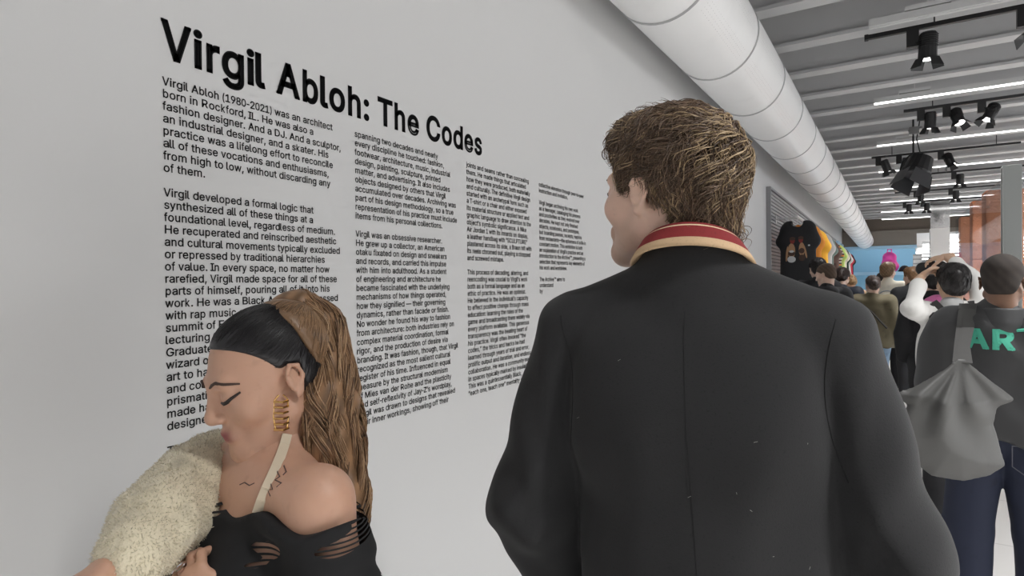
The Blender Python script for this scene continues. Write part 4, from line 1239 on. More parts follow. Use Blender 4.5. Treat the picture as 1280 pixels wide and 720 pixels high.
# ---------------------------------------------------------------- shelf in the blue niche and what stands on it
SH = 1.88
YS = YB + 0.1
sh = empty('wall_shelf', (WX + 0.02, YS, SH)); tag(sh, 'pale blue shelf across the far niche', 'shelf')
b = MB(); b.box(0, 2.3, 0, 0.5, -0.12, 0.0); b.build('shelf_board', M_blue2, sh)
b = MB(); b.box(0, 2.3, 0.05, 0.1, -1.85, -0.12); b.build('front_panel', M_blue, sh)
c = at(1112, 337, 22.0)
bp = empty('pink_backpack', (c.x, YS + 0.25, SH)); bp.scale = (1.4, 1.15, 1.4); tag(bp, 'bright pink backpack on the far blue shelf', 'backpack')
M_pink = mat('pink nylon', (0.75, 0.07, 0.36), 0.6, noise=(9, 0.2))
V, F = polygonise([rc((0, 0, 0.14), (0, 0, 0.40), 0.21, 0.15, 0.05, (1, 0.65, 1)), el((0, -0.12, 0.16), (0.16, 0.08, 0.13), None, 0.03), fn((-1, -1, -1), (1, 1, 0), lambda x, y, z: z + 0 * x + 0 * y, 0.01, '-')], 0.02, 1, wob(5, 14, 0.008))
npmesh('bag_body', V, F, M_pink, bp)
b = MB(); b.tube([(-0.05, 0, 0.52), (-0.04, 0, 0.60), (0.04, 0, 0.60), (0.05, 0, 0.52)], 0.015, 6); b.build('handle', M_pink, bp)
c = at(1130.5, 337, 22.0)
cap = empty('felt_hat', (c.x, YS + 0.25, SH)); cap.scale = (1.1, 1.1, 1.3); tag(cap, 'black hat lying on the far shelf beside the pink backpack', 'hat')
V, F = polygonise([el((0, 0, 0.03), (0.16, 0.15, 0.15)), el((0.0, -0.02, 0.02), (0.21, 0.2, 0.025), None, 0.02), fn((-1, -1, -1), (1, 1, 0), lambda x, y, z: z + 0 * x + 0 * y, 0.01, '-')], 0.02, 1)
npmesh('crown', V, F, mat('black felt', (0.015, 0.015, 0.017), 0.8), cap)
c = at(1146, 337, 22.0)
for i in range(4):
    bx = empty('shoe_box', (c.x, YS + 0.2, SH + 0.155 * i))
    tag(bx, ['white box at the bottom of the stack on the far shelf', 'white box second from the bottom of the stack on the far shelf', 'white box third from the bottom of the stack on the far shelf', 'white box on top of the stack on the far shelf'][i], 'box', 'white boxes stacked on the far shelf')
    b = MB(); b.box(-0.13, 0.13, -0.17, 0.17, 0, 0.11); b.build('box_base', mat('white card', (0.75, 0.74, 0.73), 0.7), bx)
    b = MB(); b.box(-0.136, 0.136, -0.176, 0.176, 0.105, 0.15); b.build('box_lid', mat('grey card lid', (0.42, 0.42, 0.43), 0.7), bx)

# ---------------------------------------------------------------- column, post, glass, terracotta columns
c = at(1174.5, 346, 16.5)
pc = empty('square_column', (c.x, c.y, 0)); tag(pc, 'white square column rising behind the raised arms of the man in white', 'column')
b = MB(); b.box(-0.22, 0.22, -0.22, 0.22, 0, 3.0); b.build('shaft', mat('white column paint', (0.78, 0.77, 0.76), 0.5), pc)
b = MB(); b.box(-0.22, 0.22, -0.22, 0.22, 3.0, RIB); b.build('mirror_collar', mat('polished metal', (0.6, 0.6, 0.6), 0.12, metal=1.0), pc)
M_terra = mat('terracotta', (0.60, 0.235, 0.12), 0.75, noise=(11, 0.25), bump=(30, 1.0, 0.03))
for i, (u, v, D, w, lab) in enumerate(((1247, 238, 7.6, 0.19, 'nearest rough terracotta column, directly behind the grey post'),
                                       (1226, 251, 9.4, 0.17, 'middle terracotta column seen through the glass'),
                                       (1209, 271, 12.0, 0.17, 'farthest terracotta column left of the others'))):
    c = at(u, v, D)
    tc_ = empty('terracotta_column', (c.x + w * 0.3, c.y + w * 0.5, 0)); tag(tc_, lab, 'column', 'terracotta columns')
    b = MB()
    n = 3
    for q in range(n):
        f = 1.04 - 0.02 * q
        b.box(-w * f, w * f, -w * f, w * f, c.z * q / n, c.z * (q + 1) / n)
    b.build('shaft', M_terra, tc_, bevel=0.02)
c = at(1264, 207, 6.0)
po = empty('grey_post', (c.x, c.y, 0)); tag(po, 'grey metal partition post rising behind the man with the tote bag', 'post')
b = MB(); b.box(-0.075, 0.075, -0.075, 0.075, 0, c.z); b.build('shaft', mat('grey post paint', (0.40, 0.42, 0.41), 0.45), po, bevel=0.006)
b = MB(); b.box(-0.078, -0.07, -0.02, 0.02, 0.02, c.z - 0.02); b.build('channel', M_black, po)
PX, PY = c.x, c.y


def glass_mat():
    m = bpy.data.materials.new('partition glass'); m.use_nodes = True
    nt = m.node_tree
    for n in list(nt.nodes):
        nt.nodes.remove(n)
    o = nt.nodes.new('ShaderNodeOutputMaterial'); mx = nt.nodes.new('ShaderNodeMixShader'); t = nt.nodes.new('ShaderNodeBsdfTransparent'); g = nt.nodes.new('ShaderNodeBsdfGlossy')
    fr = nt.nodes.new('ShaderNodeFresnel'); fr.inputs[0].default_value = 1.5
    lw = nt.nodes.new('ShaderNodeMath'); lw.operation = 'MULTIPLY'; lw.inputs[1].default_value = 0.32
    g.inputs['Roughness'].default_value = 0.03
    t.inputs[0].default_value = (0.93, 0.95, 0.97, 1)
    nt.links.new(fr.outputs[0], lw.inputs[0]); nt.links.new(lw.outputs[0], mx.inputs[0]); nt.links.new(t.outputs[0], mx.inputs[1]); nt.links.new(g.outputs[0], mx.inputs[2]); nt.links.new(mx.outputs[0], o.inputs[0])
    return m


M_gl = glass_mat()
gp = empty('glass_partition', (PX, PY, 0)); tag(gp, 'clear glass partition running back from the grey post beside the terracotta columns', 'glass partition')
b = MB(); b.box(-0.006, 0.006, 0.08, 5.6, 0.06, c.z - 0.06); b.build('pane', M_gl, gp)
b = MB(); b.box(-0.02, 0.02, 0.08, 5.6, 0, 0.06); b.build('bottom_rail', mat('grey post paint', (0.4, 0.42, 0.41)), gp)
gp2 = empty('glass_partition', (PX, PY, 0)); tag(gp2, 'glass partition to the right of the grey post, cut by the frame edge', 'glass partition')
b = MB(); b.box(0.08, 3.0, -0.006, 0.006, 0.06, c.z - 0.06); b.build('pane', M_gl, gp2)
b = MB(); b.box(0.08, 3.0, -0.02, 0.02, 0, 0.06); b.build('bottom_rail', mat('grey post paint', (0.4, 0.42, 0.41)), gp2)

# ---------------------------------------------------------------- people: shared builders
def skin_mat(name, color, rough=0.48):
    m = mat(name, color, rough, attr='Col', noise=(60, 0.05))
    p = m.node_tree.nodes['Principled BSDF']
    p.inputs['Subsurface Weight'].default_value = 0.12
    p.inputs['Subsurface Radius'].default_value = (0.02, 0.008, 0.004)
    return m


def hair_mat(name, rough=0.42):
    m = mat(name, (0.1, 0.1, 0.1), rough, attr='Col')
    return m


M_skin = skin_mat('skin', (0.6, 0.4, 0.3))
M_hair = hair_mat('hair')


def head_prims(ear=True, jaw=1.0, nose=1.0, lip=0.0):
    """adult head in local metres: +Y face, +Z up, origin between the ears"""
    P = [el((0, -0.014, 0.048), (0.076, 0.097, 0.080)),
         el((0, 0.034, -0.012), (0.063, 0.059, 0.082), None, 0.03),
         rc((-0.054, 0.0, -0.052), (-0.012, 0.070, -0.095), 0.018, 0.020, 0.03),
         rc((0.054, 0.0, -0.052), (0.012, 0.070, -0.095), 0.018, 0.020, 0.03),
         el((0, 0.079, -0.097), (0.021 * jaw, 0.018, 0.019), None, 0.02),
         el((-0.046, 0.058, -0.020), (0.022, 0.024, 0.022), None, 0.025),
         el((0.046, 0.058, -0.020), (0.022, 0.024, 0.022), None, 0.025),
         rc((-0.036, 0.083, 0.030), (0.036, 0.083, 0.030), 0.011, 0.011, 0.02),
         rc((0, 0.086, 0.026), (0, 0.108 * nose, -0.020), 0.009, 0.0115, 0.014),
         el((0, 0.108 * nose, -0.024), (0.0125, 0.0125, 0.0115), None, 0.008),
         el((-0.0125, 0.098, -0.028), (0.0085, 0.0105, 0.008), None, 0.006),
         el((0.0125, 0.098, -0.028), (0.0085, 0.0105, 0.008), None, 0.006),
         el((-0.032, 0.101, 0.008), (0.017, 0.016, 0.0125), None, 0.014, '-'),
         el((0.032, 0.101, 0.008), (0.017, 0.016, 0.0125), None, 0.014, '-'),
         el((-0.032, 0.080, 0.006), (0.0155, 0.0125, 0.0125), None, 0.006),
         el((0.032, 0.080, 0.006), (0.0155, 0.0125, 0.0125), None, 0.006),
         el((0, 0.088 - lip, -0.058), (0.026, 0.013, 0.020), None, 0.014),
         rc((-0.019, 0.091, -0.0575), (0, 0.1005 - lip, -0.0545), 0.0045, 0.0062, 0.005),
         rc((0.019, 0.091, -0.0575), (0, 0.1005 - lip, -0.0545), 0.0045, 0.0062, 0.005),
         rc((-0.016, 0.091, -0.0655), (0.016, 0.091, -0.0655), 0.0065, 0.0065, 0.006),
         el((0, 0.0975 - lip, -0.0665), (0.012, 0.0065, 0.0062), None, 0.006)]
    if ear:
        for s in (-1, 1):
            Me = rotm(s * -22, -8)
            c = v3((s * 0.077, -0.012, 0.0))
            P += moved([el((0, 0, 0), (0.008, 0.016, 0.029), None, 0.008),
                        rc((s * 0.006, 0.012, 0.018), (s * 0.008, 0.0, 0.031), 0.0042, 0.0045, 0.004),
                        rc((s * 0.008, 0.0, 0.031), (s * 0.011, -0.016, 0.022), 0.0045, 0.0045, 0.004),
                        rc((s * 0.011, -0.016, 0.022), (s * 0.011, -0.0185, 0.0), 0.0045, 0.004, 0.004),
                        rc((s * 0.011, -0.0185, 0.0), (s * 0.006, -0.004, -0.028), 0.004, 0.005, 0.005),
                        el((s * 0.004, 0.004, -0.030), (0.006, 0.008, 0.009), None, 0.005),
                        el((s * 0.012, -0.002, 0.006), (0.006, 0.010, 0.017), None, 0.004, '-')], c, Me, 0.86)
    return P


def hand_prims(w, f, n, t, curl=(0.5, 0.55, 0.6, 0.65), s=1.0, thumb=0.35):
    """hand from wrist w: f finger direction, n the way the palm faces, t thumb side"""
    f = v3(f) / np.linalg.norm(f)
    n = v3(n) - f * float(np.dot(v3(n), f))
    n /= np.linalg.norm(n)
    t0 = v3(t)
    t = np.cross(f, n)
    if np.dot(t, t0) < 0:
        t = -t
    w = v3(w)
    M = np.stack([t, f, n], 1)
    P = [rc(w - f * 0.03 * s, w + f * 0.012 * s, 0.025 * s, 0.024 * s, 0.02), el(w + f * 0.050 * s, v3((0.040, 0.052, 0.0145)) * s, M, 0.018)]
    for i, (off, ln) in enumerate(((0.029, 0.072), (0.010, 0.080), (-0.010, 0.074), (-0.028, 0.058))):
        p = w + (f * 0.088 + t * off) * s - f * abs(off) * 0.25 * s
        a = 0.0
        r = 0.0085 * s
        d0 = f + t * off * 2.0
        for j, fr in enumerate((0.45, 0.31, 0.24)):
            a += curl[i] * (0.8 if j == 0 else 1.0)
            d = d0 * math.cos(a) + n * math.sin(a)
            d = d / np.linalg.norm(d)
            q = p + d * ln * fr * s
            P.append(rc(p, q, r, r * 0.92, 0.004))
            p, r = q, r * 0.92
    b0 = w + (f * 0.022 + t * 0.026) * s
    d1 = t * 0.75 + f * 0.6 + n * thumb
    b1 = b0 + d1 / np.linalg.norm(d1) * 0.042 * s
    d2 = t * 0.25 + f * 0.85 + n * (thumb + 0.25)
    b2 = b1 + d2 / np.linalg.norm(d2) * 0.032 * s
    d3 = f * 0.9 + n * (thumb + 0.45) - t * 0.1
    b3 = b2 + d3 / np.linalg.norm(d3) * 0.026 * s
    P += [rc(b0, b1, 0.0145 * s, 0.0115 * s, 0.012), rc(b1, b2, 0.0110 * s, 0.0098 * s, 0.005), rc(b2, b3, 0.0098 * s, 0.008 * s, 0.004)]
    return P


def skeleton(s=1.0, stance=0.09, stride=0.0, lean=0.0, drop=0.0):
    J = dict(ankL=(-stance, 0.0 - stride, 0.085), ankR=(stance, stride, 0.085), kneeL=(-stance, 0.02 - stride * 0.4, 0.49), kneeR=(stance, 0.02 + stride * 0.6, 0.49),
             hipL=(-0.09, 0, 0.92), hipR=(0.09, 0, 0.92), pel=(0, 0, 0.97), waist=(0, 0.0, 1.09), chest=(0, 0.0, 1.29), shL=(-0.175, -0.01, 1.425), shR=(0.175, -0.01, 1.425),
             neck=(0, -0.015, 1.47), head=(0, 0.015, 1.632), elL=(-0.235, -0.04, 1.15), elR=(0.235, -0.04, 1.15), wrL=(-0.225, 0.05, 0.91), wrR=(0.225, 0.05, 0.91))
    J = {k: v3(p) * s for k, p in J.items()}
    if lean:
        R = rotm(0, -lean)
        o = J['hipL'] * 0.5 + J['hipR'] * 0.5
        for k in ('waist', 'chest', 'shL', 'shR', 'neck', 'head', 'elL', 'elR', 'wrL', 'wrR'):
            J[k] = o + R @ (J[k] - o)
    J['s'] = s
    return J


def body_prims(J, M, hp):
    s = J['s']
    P = [rc(J['pel'] - v3((0.06, 0, 0.0)) * s, J['pel'] + v3((0.06, 0, 0)) * s, 0.105 * s, None, 0.05 * s, (1, 0.85, 1)),
         rc(J['waist'], J['chest'], 0.125 * s, 0.145 * s, 0.05 * s, (1, 0.68, 1)),
         rc(J['chest'], J['neck'] - v3((0, 0, 0.06)) * s, 0.14 * s, 0.07 * s, 0.05 * s, (1, 0.66, 1)),
         rc(J['shL'], J['shR'], 0.052 * s, None, 0.05 * s),
         rc(J['neck'] - v3((0, 0, 0.05)) * s, v3(J['head']) + M @ v3((0, -0.022, -0.05)) * s, 0.058 * s, 0.053 * s, 0.03 * s)]
    for q in 'LR':
        P += [rc(J['hip' + q], J['knee' + q], 0.085 * s, 0.055 * s, 0.03 * s), rc(J['knee' + q], J['ank' + q], 0.054 * s, 0.036 * s, 0.02 * s),
              rc(J['ank' + q] - v3((0, 0.02, 0.045)) * s, J['ank' + q] + v3((0, 0.13, -0.055)) * s, 0.035 * s, 0.026 * s, 0.03 * s),
              rc(J['sh' + q], J['el' + q], 0.052 * s, 0.040 * s, 0.03 * s), rc(J['el' + q], J['wr' + q], 0.041 * s, 0.027 * s, 0.015 * s)]
    return P + moved(hp, J['head'], M, s)


def put_col(V, c, C=None, M=None, s=1.0, skin=(0.6, 0.4, 0.3), lips=(0.42, 0.18, 0.15), stubble=None):
    """skin colour per vertex with lips and stubble of the head at C"""
    col = np.repeat(v3(skin)[None], len(V), 0)
    if C is not None:
        L = ((V - v3(C)) @ np.asarray(M)) / s
        lip = np.exp(-(((L[:, 0]) / 0.021) ** 4 + ((L[:, 1] - 0.10) / 0.014) ** 4 + ((L[:, 2] + 0.0605) / 0.0105) ** 4))
        col = col * (1 - lip[:, None]) + v3(lips)[None] * lip[:, None]
        if stubble is not None:
            d = np.clip((-0.035 - L[:, 2] + 0.25 * np.clip(L[:, 1] - 0.02, -0.06, 0.0)) / 0.02, 0, 1) * np.clip((L[:, 2] + 0.14) / 0.02, 0, 1) * np.clip((L[:, 1] + 0.02) / 0.03, 0, 1)
            d = d * (1 - lip) * stubble[1]
            col = col * (1 - d[:, None]) + v3(stubble[0])[None] * d[:, None]
    return col


def hair_cap(style, s=1.0):
    """hair volume in head coordinates"""
    if style == 'buzz':
        P = [el((0, -0.015, 0.050), (0.0785, 0.1, 0.0825)),
             fn((-1, -1, -1), (1, 1, 1), lambda x, y, z: ((y - 0.02) * 0.85 - (z + 0.015) * 0.53 - 0.022) + 0 * x, 0.004, '-'),
             fn((-1, -1, -1), (1, 1, 1), lambda x, y, z: (-0.055 - z) + 0 * x + 0 * y, 0.006, '-')]
        return [P[0], el((0, -0.052, -0.004), (0.0655, 0.0565, 0.062), None, 0.02), dict(P[1], f=lambda x, y, z: -(((y - 0.02) * 0.85 - (z + 0.015) * 0.53 - 0.022)) + 0 * x), dict(P[2], f=lambda x, y, z: (z + 0.055) + 0 * x + 0 * y)]
    P = [el((0, -0.02, 0.056), (0.090, 0.110, 0.090)), el((0, -0.06, -0.005), (0.074, 0.068, 0.07), None, 0.03), el((0, 0.045, 0.095), (0.062, 0.052, 0.038), None, 0.03)]
    if style == 'bun':
        P = [el((0, -0.018, 0.052), (0.082, 0.104, 0.084)), el((0, -0.06, -0.005), (0.066, 0.056, 0.06), None, 0.03), el((0, -0.125, 0.02), (0.042, 0.04, 0.042), None, 0.012)]
    if style == 'long':
        P += [rc((0, -0.06, 0.02), (0, -0.10, -0.16), 0.08, 0.07, 0.04, (1, 0.7, 1))]
    P += [fn((-0.2, -0.3, -0.4), (0.2, 0.2, 0.3), lambda x, y, z: -(((y - 0.02) * 0.85 - (z + 0.0) * 0.53 - 0.022)) + 0 * x, 0.008, '-')]
    return P


def jacket_prims(J, th=0.022, hem=0.86, loose=1.0, collar=True, cuff=1.0, sl=1.0):
    s = J['s']
    a = th * s
    up = J['chest'] - J['waist']
    up = up / np.linalg.norm(up)
    base = J['waist'] - up * float(J['waist'][2] - hem * s)
    P = [rc(base, J['waist'], (0.168 * loose) * s + a, 0.140 * loose * s + a, 0.05 * s, (1, 0.70, 1)),
         rc(J['waist'], J['chest'], 0.140 * loose * s + a, 0.150 * s + a, 0.05 * s, (1, 0.70, 1)),
         rc(J['chest'], J['neck'] - up * 0.06 * s, 0.148 * s + a, 0.085 * s + a, 0.05 * s, (1, 0.66, 1)),
         rc(J['shL'] * 0.94 + J['neck'] * 0.06, J['shR'] * 0.94 + J['neck'] * 0.06, 0.055 * s + a, None, 0.04 * s),
         fn((-1, -1, base[2] - 0.5), (1, 1, base[2]), lambda x, y, z, b=float(base[2]): (z - b) + 0 * x + 0 * y, 0.01, '-')]
    for q in 'LR':
        e = J['el' + q] + (J['wr' + q] - J['el' + q]) * 0.93 * cuff
        P += [rc(J['sh' + q], J['el' + q], 0.058 * s * sl + a, 0.047 * s * sl + a, 0.03 * s), rc(J['el' + q], e, 0.049 * s * sl + a, 0.037 * s * sl + a * 0.8, 0.02 * s)]
    if collar:
        P += [rc(J['neck'] + v3((0, -0.012, -0.03)) * s, J['neck'] + v3((0, -0.008, 0.028)) * s, 0.068 * s + a * 0.4, 0.066 * s + a * 0.2, 0.02 * s)]
    return P


def trouser_prims(J, th=0.02, loose=1.0):
    s = J['s']
    a = th * s
    P = [rc(J['pel'] - v3((0.05, 0, 0)) * s, J['pel'] + v3((0.05, 0, 0)) * s, 0.115 * s + a * 0.5, None, 0.05 * s, (1, 0.85, 1))]
    for q in 'LR':
        P += [rc(J['hip' + q], J['knee' + q], 0.090 * s + a, 0.060 * s * loose + a, 0.02 * s), rc(J['knee' + q], J['ank' + q] - v3((0, 0, 0.03)) * s, 0.060 * s * loose + a, 0.048 * s * loose + a, 0.02 * s)]
    P.append(fn((-1, -1, -1), (1, 1, 0.03 * s), lambda x, y, z, b=0.03 * s: (z - b) + 0 * x + 0 * y, 0.01, '-'))
    return P


def shoe_prims(J, q):
    s = J['s']
    a = J['ank' + q]
    f = lambda x, y, z: z + 0 * x + 0 * y
    return [rc(a + v3((0, -0.035, -0.045)) * s, a + v3((0, 0.12, -0.055)) * s, 0.044 * s, 0.040 * s, 0.03 * s, (1, 1, 0.85)), rc(a + v3((0, -0.02, -0.04)) * s, a + v3((0, -0.01, 0.01)) * s, 0.045 * s, 0.047 * s, 0.02 * s),
            fn((-1, -1, -1), (1, 1, 0), f, 0.004, '-')]


def person(pos, heading, label, J, Mh, skin, hair=None, haircol=(0.03, 0.02, 0.015), top=None, legs=None, shoe=None, res=0.010, headres=0.0055, hands=None, group=None, hp=None, seed=1, stub=None, extra=None):
    """pos (x, y); heading degrees to the left of +Y; returns root"""
    root = empty('person', (pos[0], pos[1], 0), math.radians(heading))
    tag(root, label, 'person', group)
    s = J['s']
    hp = hp or head_prims()
    bp_ = body_prims(J, Mh, [])
    parts = [polygonise(bp_, res, 1)]
    neckp = [rc(J['neck'] - v3((0, 0, 0.02)) * s, v3(J['head']) + Mh @ v3((0, -0.022, -0.05)) * s, 0.0585 * s, 0.0535 * s, 0.03 * s)]
    parts.append(polygonise(moved(hp, J['head'], Mh, s) + neckp, headres, 1))
    for h in (hands or []):
        parts.append(polygonise(hand_prims(*h), 0.0045, 1))
    V, F = join(parts)
    npmesh('body', V, F, M_skin, root, True, put_col(V, None, J['head'], Mh, s, skin, stubble=stub))
    if hair:
        hcl = moved(hair_cap(hair), J['head'], Mh, s)
        V, F = polygonise(hcl, headres, 1, wob(seed, 70 / s, 0.0035 if hair != 'buzz' else 0.0002, 6, (1, 1, 2)))
        rr = np.random.RandomState(seed)
        cc = v3(haircol)[None] * (1 + 0.25 * np.sin(V[:, :1] * 160 + V[:, 2:] * 130) * rr.uniform(0.4, 1, (len(V), 1)))
        ho = npmesh('hair', V, F, M_hair if hair != 'buzz' else hair_mat('cropped hair', 0.85), root, True, cc)
        if hair == 'short':
            short_locks(J, Mh, hair, haircol, 900, seed, ho)
    if top:
        m, kw, w = top
        V, F = polygonise(jacket_prims(J, **kw), res, 1, wob(seed + 3, 16 / s, w, 7, (1, 1, 1.6)))
        J['jacket'] = (V, F)
        J['jacket_ob'] = npmesh(kw.get('name', 'jacket') if False else 'jacket', V, F, m, root)
    if legs:
        m, kw, w = legs
        V, F = polygonise(trouser_prims(J, **kw), res, 1, wob(seed + 5, 18 / s, w, 7, (1, 1, 1.3)))
        npmesh('trousers', V, F, m, root)
    if shoe:
        for q in 'LR':
            V, F = polygonise(shoe_prims(J, q), 0.009, 1)
            npmesh('shoe', V, F, shoe, root)
    return root


def hor(u):
    return 354.0 - (u - 640) * 0.0092


def stand(u, vtop, D):
    """ground position and height of someone whose crown is at (u, vtop) at depth D"""
    c = at(u, vtop, D)
    return (c.x, c.y), c.z


def stepfield(prims, P, target):
    """push points P to distance target from the surface"""
    for _ in range(2):
        d = sdf_at(prims, P)
        P = P + sdf_grad(prims, P) * (target - d)[:, None]
    return P


def grow(prims, roots, dirs, length, steps, lift, wave, freq, phase, flow=None, curl=None):
    """hair locks that run over the surface; all arrays are per lock"""
    n = len(roots)
    P = roots.copy()
    L = np.zeros((n, steps, 3), dtype=np.float32)
    ds = (length / (steps - 1))[:, None]
    T = dirs.copy()
    for i in range(steps):
        g = sdf_grad(prims, P)
        u = i / (steps - 1)
        B = np.cross(g, T)
        B /= np.linalg.norm(B, axis=1, keepdims=True) + 1e-9
        off = wave * np.sin(2 * math.pi * freq * u + phase) * min(1, u * 3 + 0.25)
        L[:, i] = P + B * off[:, None] + g * (0.35 * wave * np.cos(2 * math.pi * freq * u * 1.1 + phase * 1.7))[:, None]
        D = T if flow is None else flow(P, T, u)
        D = D - g * (D * g).sum(1, keepdims=True)
        D /= np.linalg.norm(D, axis=1, keepdims=True) + 1e-9
        T = T * 0.35 + D * 0.65
        T /= np.linalg.norm(T, axis=1, keepdims=True) + 1e-9
        P = P + T * ds
        tgt = lift * (0.35 + 0.65 * u) + (0 if curl is None else curl * max(0, u - 0.55) * 2.2)
        P = stepfield(prims, P, tgt)
    return L


def short_locks(J, Mh, style, col, n, seed, parent, ln=0.035):
    """locks lying over a short haircut"""
    r = np.random.RandomState(seed)
    s = J['s']
    P0 = hair_cap(style)
    V, F = polygonise(P0, 0.006, 1)
    out = sdf_at(moved(head_prims(False), (0, 0, 0), np.eye(3)), V) > 0.002
    ro = V[r.choice(np.where(out)[0], n)]
    C0 = v3((0.01, -0.075, 0.14))
    def fl(P, T, u):
        D = P - C0
        D = D / (np.linalg.norm(D, axis=1, keepdims=True) + 0.01) + v3((0, 0, -0.4))[None]
        return D + 0.35 * np.stack([np.sin(P[:, 1] * 60 + seed), np.sin(P[:, 2] * 55), np.sin(P[:, 0] * 70)], 1)
    ls = grow(P0, ro, fl(ro, None, 0), r.uniform(0.6, 1.3, n).astype(np.float32) * ln, 6, r.uniform(0.001, 0.007, n), np.full(n, 0.002), np.full(n, 0.7), r.uniform(0, 6.28, n), fl)
    w = J['head'] + (ls.reshape(-1, 3) * s) @ Mh.T
    return strands('hair_locks', w.reshape(ls.shape), r.uniform(0.0010, 0.0020, n), v3(col)[None] * r.uniform(0.6, 1.9, (n, 1)), M_hair, parent)

# ---------------------------------------------------------------- the people down the corridor
M_blackcloth = mat('black cloth', (0.012, 0.012, 0.014), 0.85, noise=(20, 0.15))
M_shoe = mat('black shoe leather', (0.012, 0.012, 0.013), 0.5)
M_jeans = mat('light blue denim', (0.18, 0.26, 0.36), 0.85, noise=(10, 0.22))
M_dkjeans = mat('dark navy denim', (0.012, 0.016, 0.035), 0.8, noise=(12, 0.25))


def folk(u, v, D, heading, label, skin, hair, hc, topm, legm, turn=0.0, pitch=0.0, kw=None, lean=0.0, seed=1, stride=0.0, stance=0.09, wamp=0.006, fix=None, res=0.012, hands=None, shoe=None, lloose=1.0, lw=0.004, hres=0.0065, drop=0.0):
    pos, H = stand(u, v, D)
    s = H / (1.757 if hair != 'buzz' else 1.765)
    J = skeleton(s, stance, stride, lean)
    if fix:
        fix(J)
    Mh = rotm(turn, pitch - lean * 0.4)
    h = hands(J) if hands else None
    r = person(pos, heading, label, J, Mh, skin, hair, hc, (topm, kw or {}, wamp), (legm, dict(loose=lloose), lw), shoe or M_shoe, res, hres, h, None, None, seed)
    r['_'] = 0
    del r['_']
    return r, J, Mh, pos


PALE = (0.62, 0.42, 0.33)
# olive jacket woman with the bun
M_olive = mat('olive cotton', (0.105, 0.088, 0.052), 0.85, noise=(14, 0.2))
r_ol, J, Mh, pos_ol = folk(1091, 345, 7.0, 4, 'woman with dark hair in a bun, olive green jacket and light blue jeans', PALE, 'bun', (0.035, 0.022, 0.017), M_olive, M_jeans, 10, -6, dict(loose=1.22, hem=0.85, th=0.034), 0, 11, 0.07, 0.085, 0.010, lw=0.006)
s = J['s']
b = MB(); b.tube([(-0.15 * s, -0.13 * s, 1.42 * s), (-0.02, -0.155 * s, 1.30 * s), (0.14 * s, -0.16 * s, 1.10 * s)], 0.012, 6); b.build('bag_strap', mat('dark strap', (0.03, 0.027, 0.022), 0.7), r_ol)
# man in the dark hoodie, head turned down to the left
M_hood = mat('charcoal sweatshirt', (0.021, 0.021, 0.023), 0.9, noise=(18, 0.15))
r_ho, J, Mh, _p = folk(1033, 329, 6.4, 25, 'man with cropped brown hair in a charcoal hoodie looking down to the left', PALE, 'buzz', (0.085, 0.055, 0.038), M_hood, M_blackcloth, 42, -14, dict(loose=1.1), 0, 13, 0.05)
s = J['s']
V, F = polygonise([rc(J['neck'] + v3((-0.10, -0.03, 0.0)) * s, J['neck'] + v3((0.0, -0.11, -0.015)) * s, 0.042 * s, 0.055 * s, 0.03), rc(J['neck'] + v3((0.10, -0.03, 0.0)) * s, J['neck'] + v3((0.0, -0.11, -0.015)) * s, 0.042 * s, 0.055 * s, 0.03), rc(J['neck'] + v3((0, -0.10, -0.02)) * s, J['neck'] + v3((0, -0.12, -0.12)) * s, 0.06 * s, 0.03 * s, 0.03)], 0.010, 1, wob(4, 40, 0.005))
npmesh('hood', V, F, M_hood, r_ho)
folk(1022, 324, 7.35, 15, 'person with thick dark hair standing behind the man in the charcoal hoodie', PALE, 'short', (0.016, 0.012, 0.012), M_blackcloth, M_blackcloth, 5, -8, None, 0, 15)
folk(1052, 336, 8.0, -5, 'person with dark brown hair in a navy jacket right of the charcoal hoodie', PALE, 'short', (0.035, 0.02, 0.016), mat('navy nylon', (0.012, 0.016, 0.028), 0.6), M_blackcloth, -10, -20, dict(loose=1.12, th=0.03), 4, 16)
folk(1067, 343, 9.7, 20, 'fair-haired person in a tan top half hidden behind the olive jacket', PALE, 'short', (0.36, 0.24, 0.13), mat('tan cloth', (0.48, 0.30, 0.18), 0.85, noise=(15, 0.1)), M_blackcloth, 25, -20, dict(loose=1.05), 14, 17)
folk(1102, 342, 11.5, 5, 'far person with dark hair just left of the cream jacket', PALE, 'short', (0.018, 0.013, 0.012), M_blackcloth, M_blackcloth, 0, 0, None, 0, 18, res=0.016, hres=0.010)
M_cream = mat('cream denim jacket', (0.66, 0.62, 0.52), 0.85, noise=(9, 0.12))
r_cr, J, Mh, _p = folk(1110, 329, 8.6, -8, 'man with short blond hair in a cream jacket and black trousers', PALE, 'short', (0.24, 0.15, 0.08), M_cream, M_blackcloth, -15, 0, dict(loose=1.1), 0, 19, 0.06, 0.10, lloose=1.2)
s = J['s']
b = MB()
pts = [v3((0.11 * math.cos(t) * s, -0.0, (1.27 + 0.10 * math.sin(t)) * s)) for t in np.linspace(0.25, 2.9, 14)]
bvc = BVHTree.FromPolygons([tuple(map(float, v)) for v in J['jacket'][0]], [tuple(map(int, f)) for f in J['jacket'][1]])


def snap_back(bv, x, z, off=0.004):
    h = bv.ray_cast(Vector((x, -2, z)), Vector((0, 1, 0)))
    return Vector((x, (h[0].y if h[0] else -0.15) - off, z))


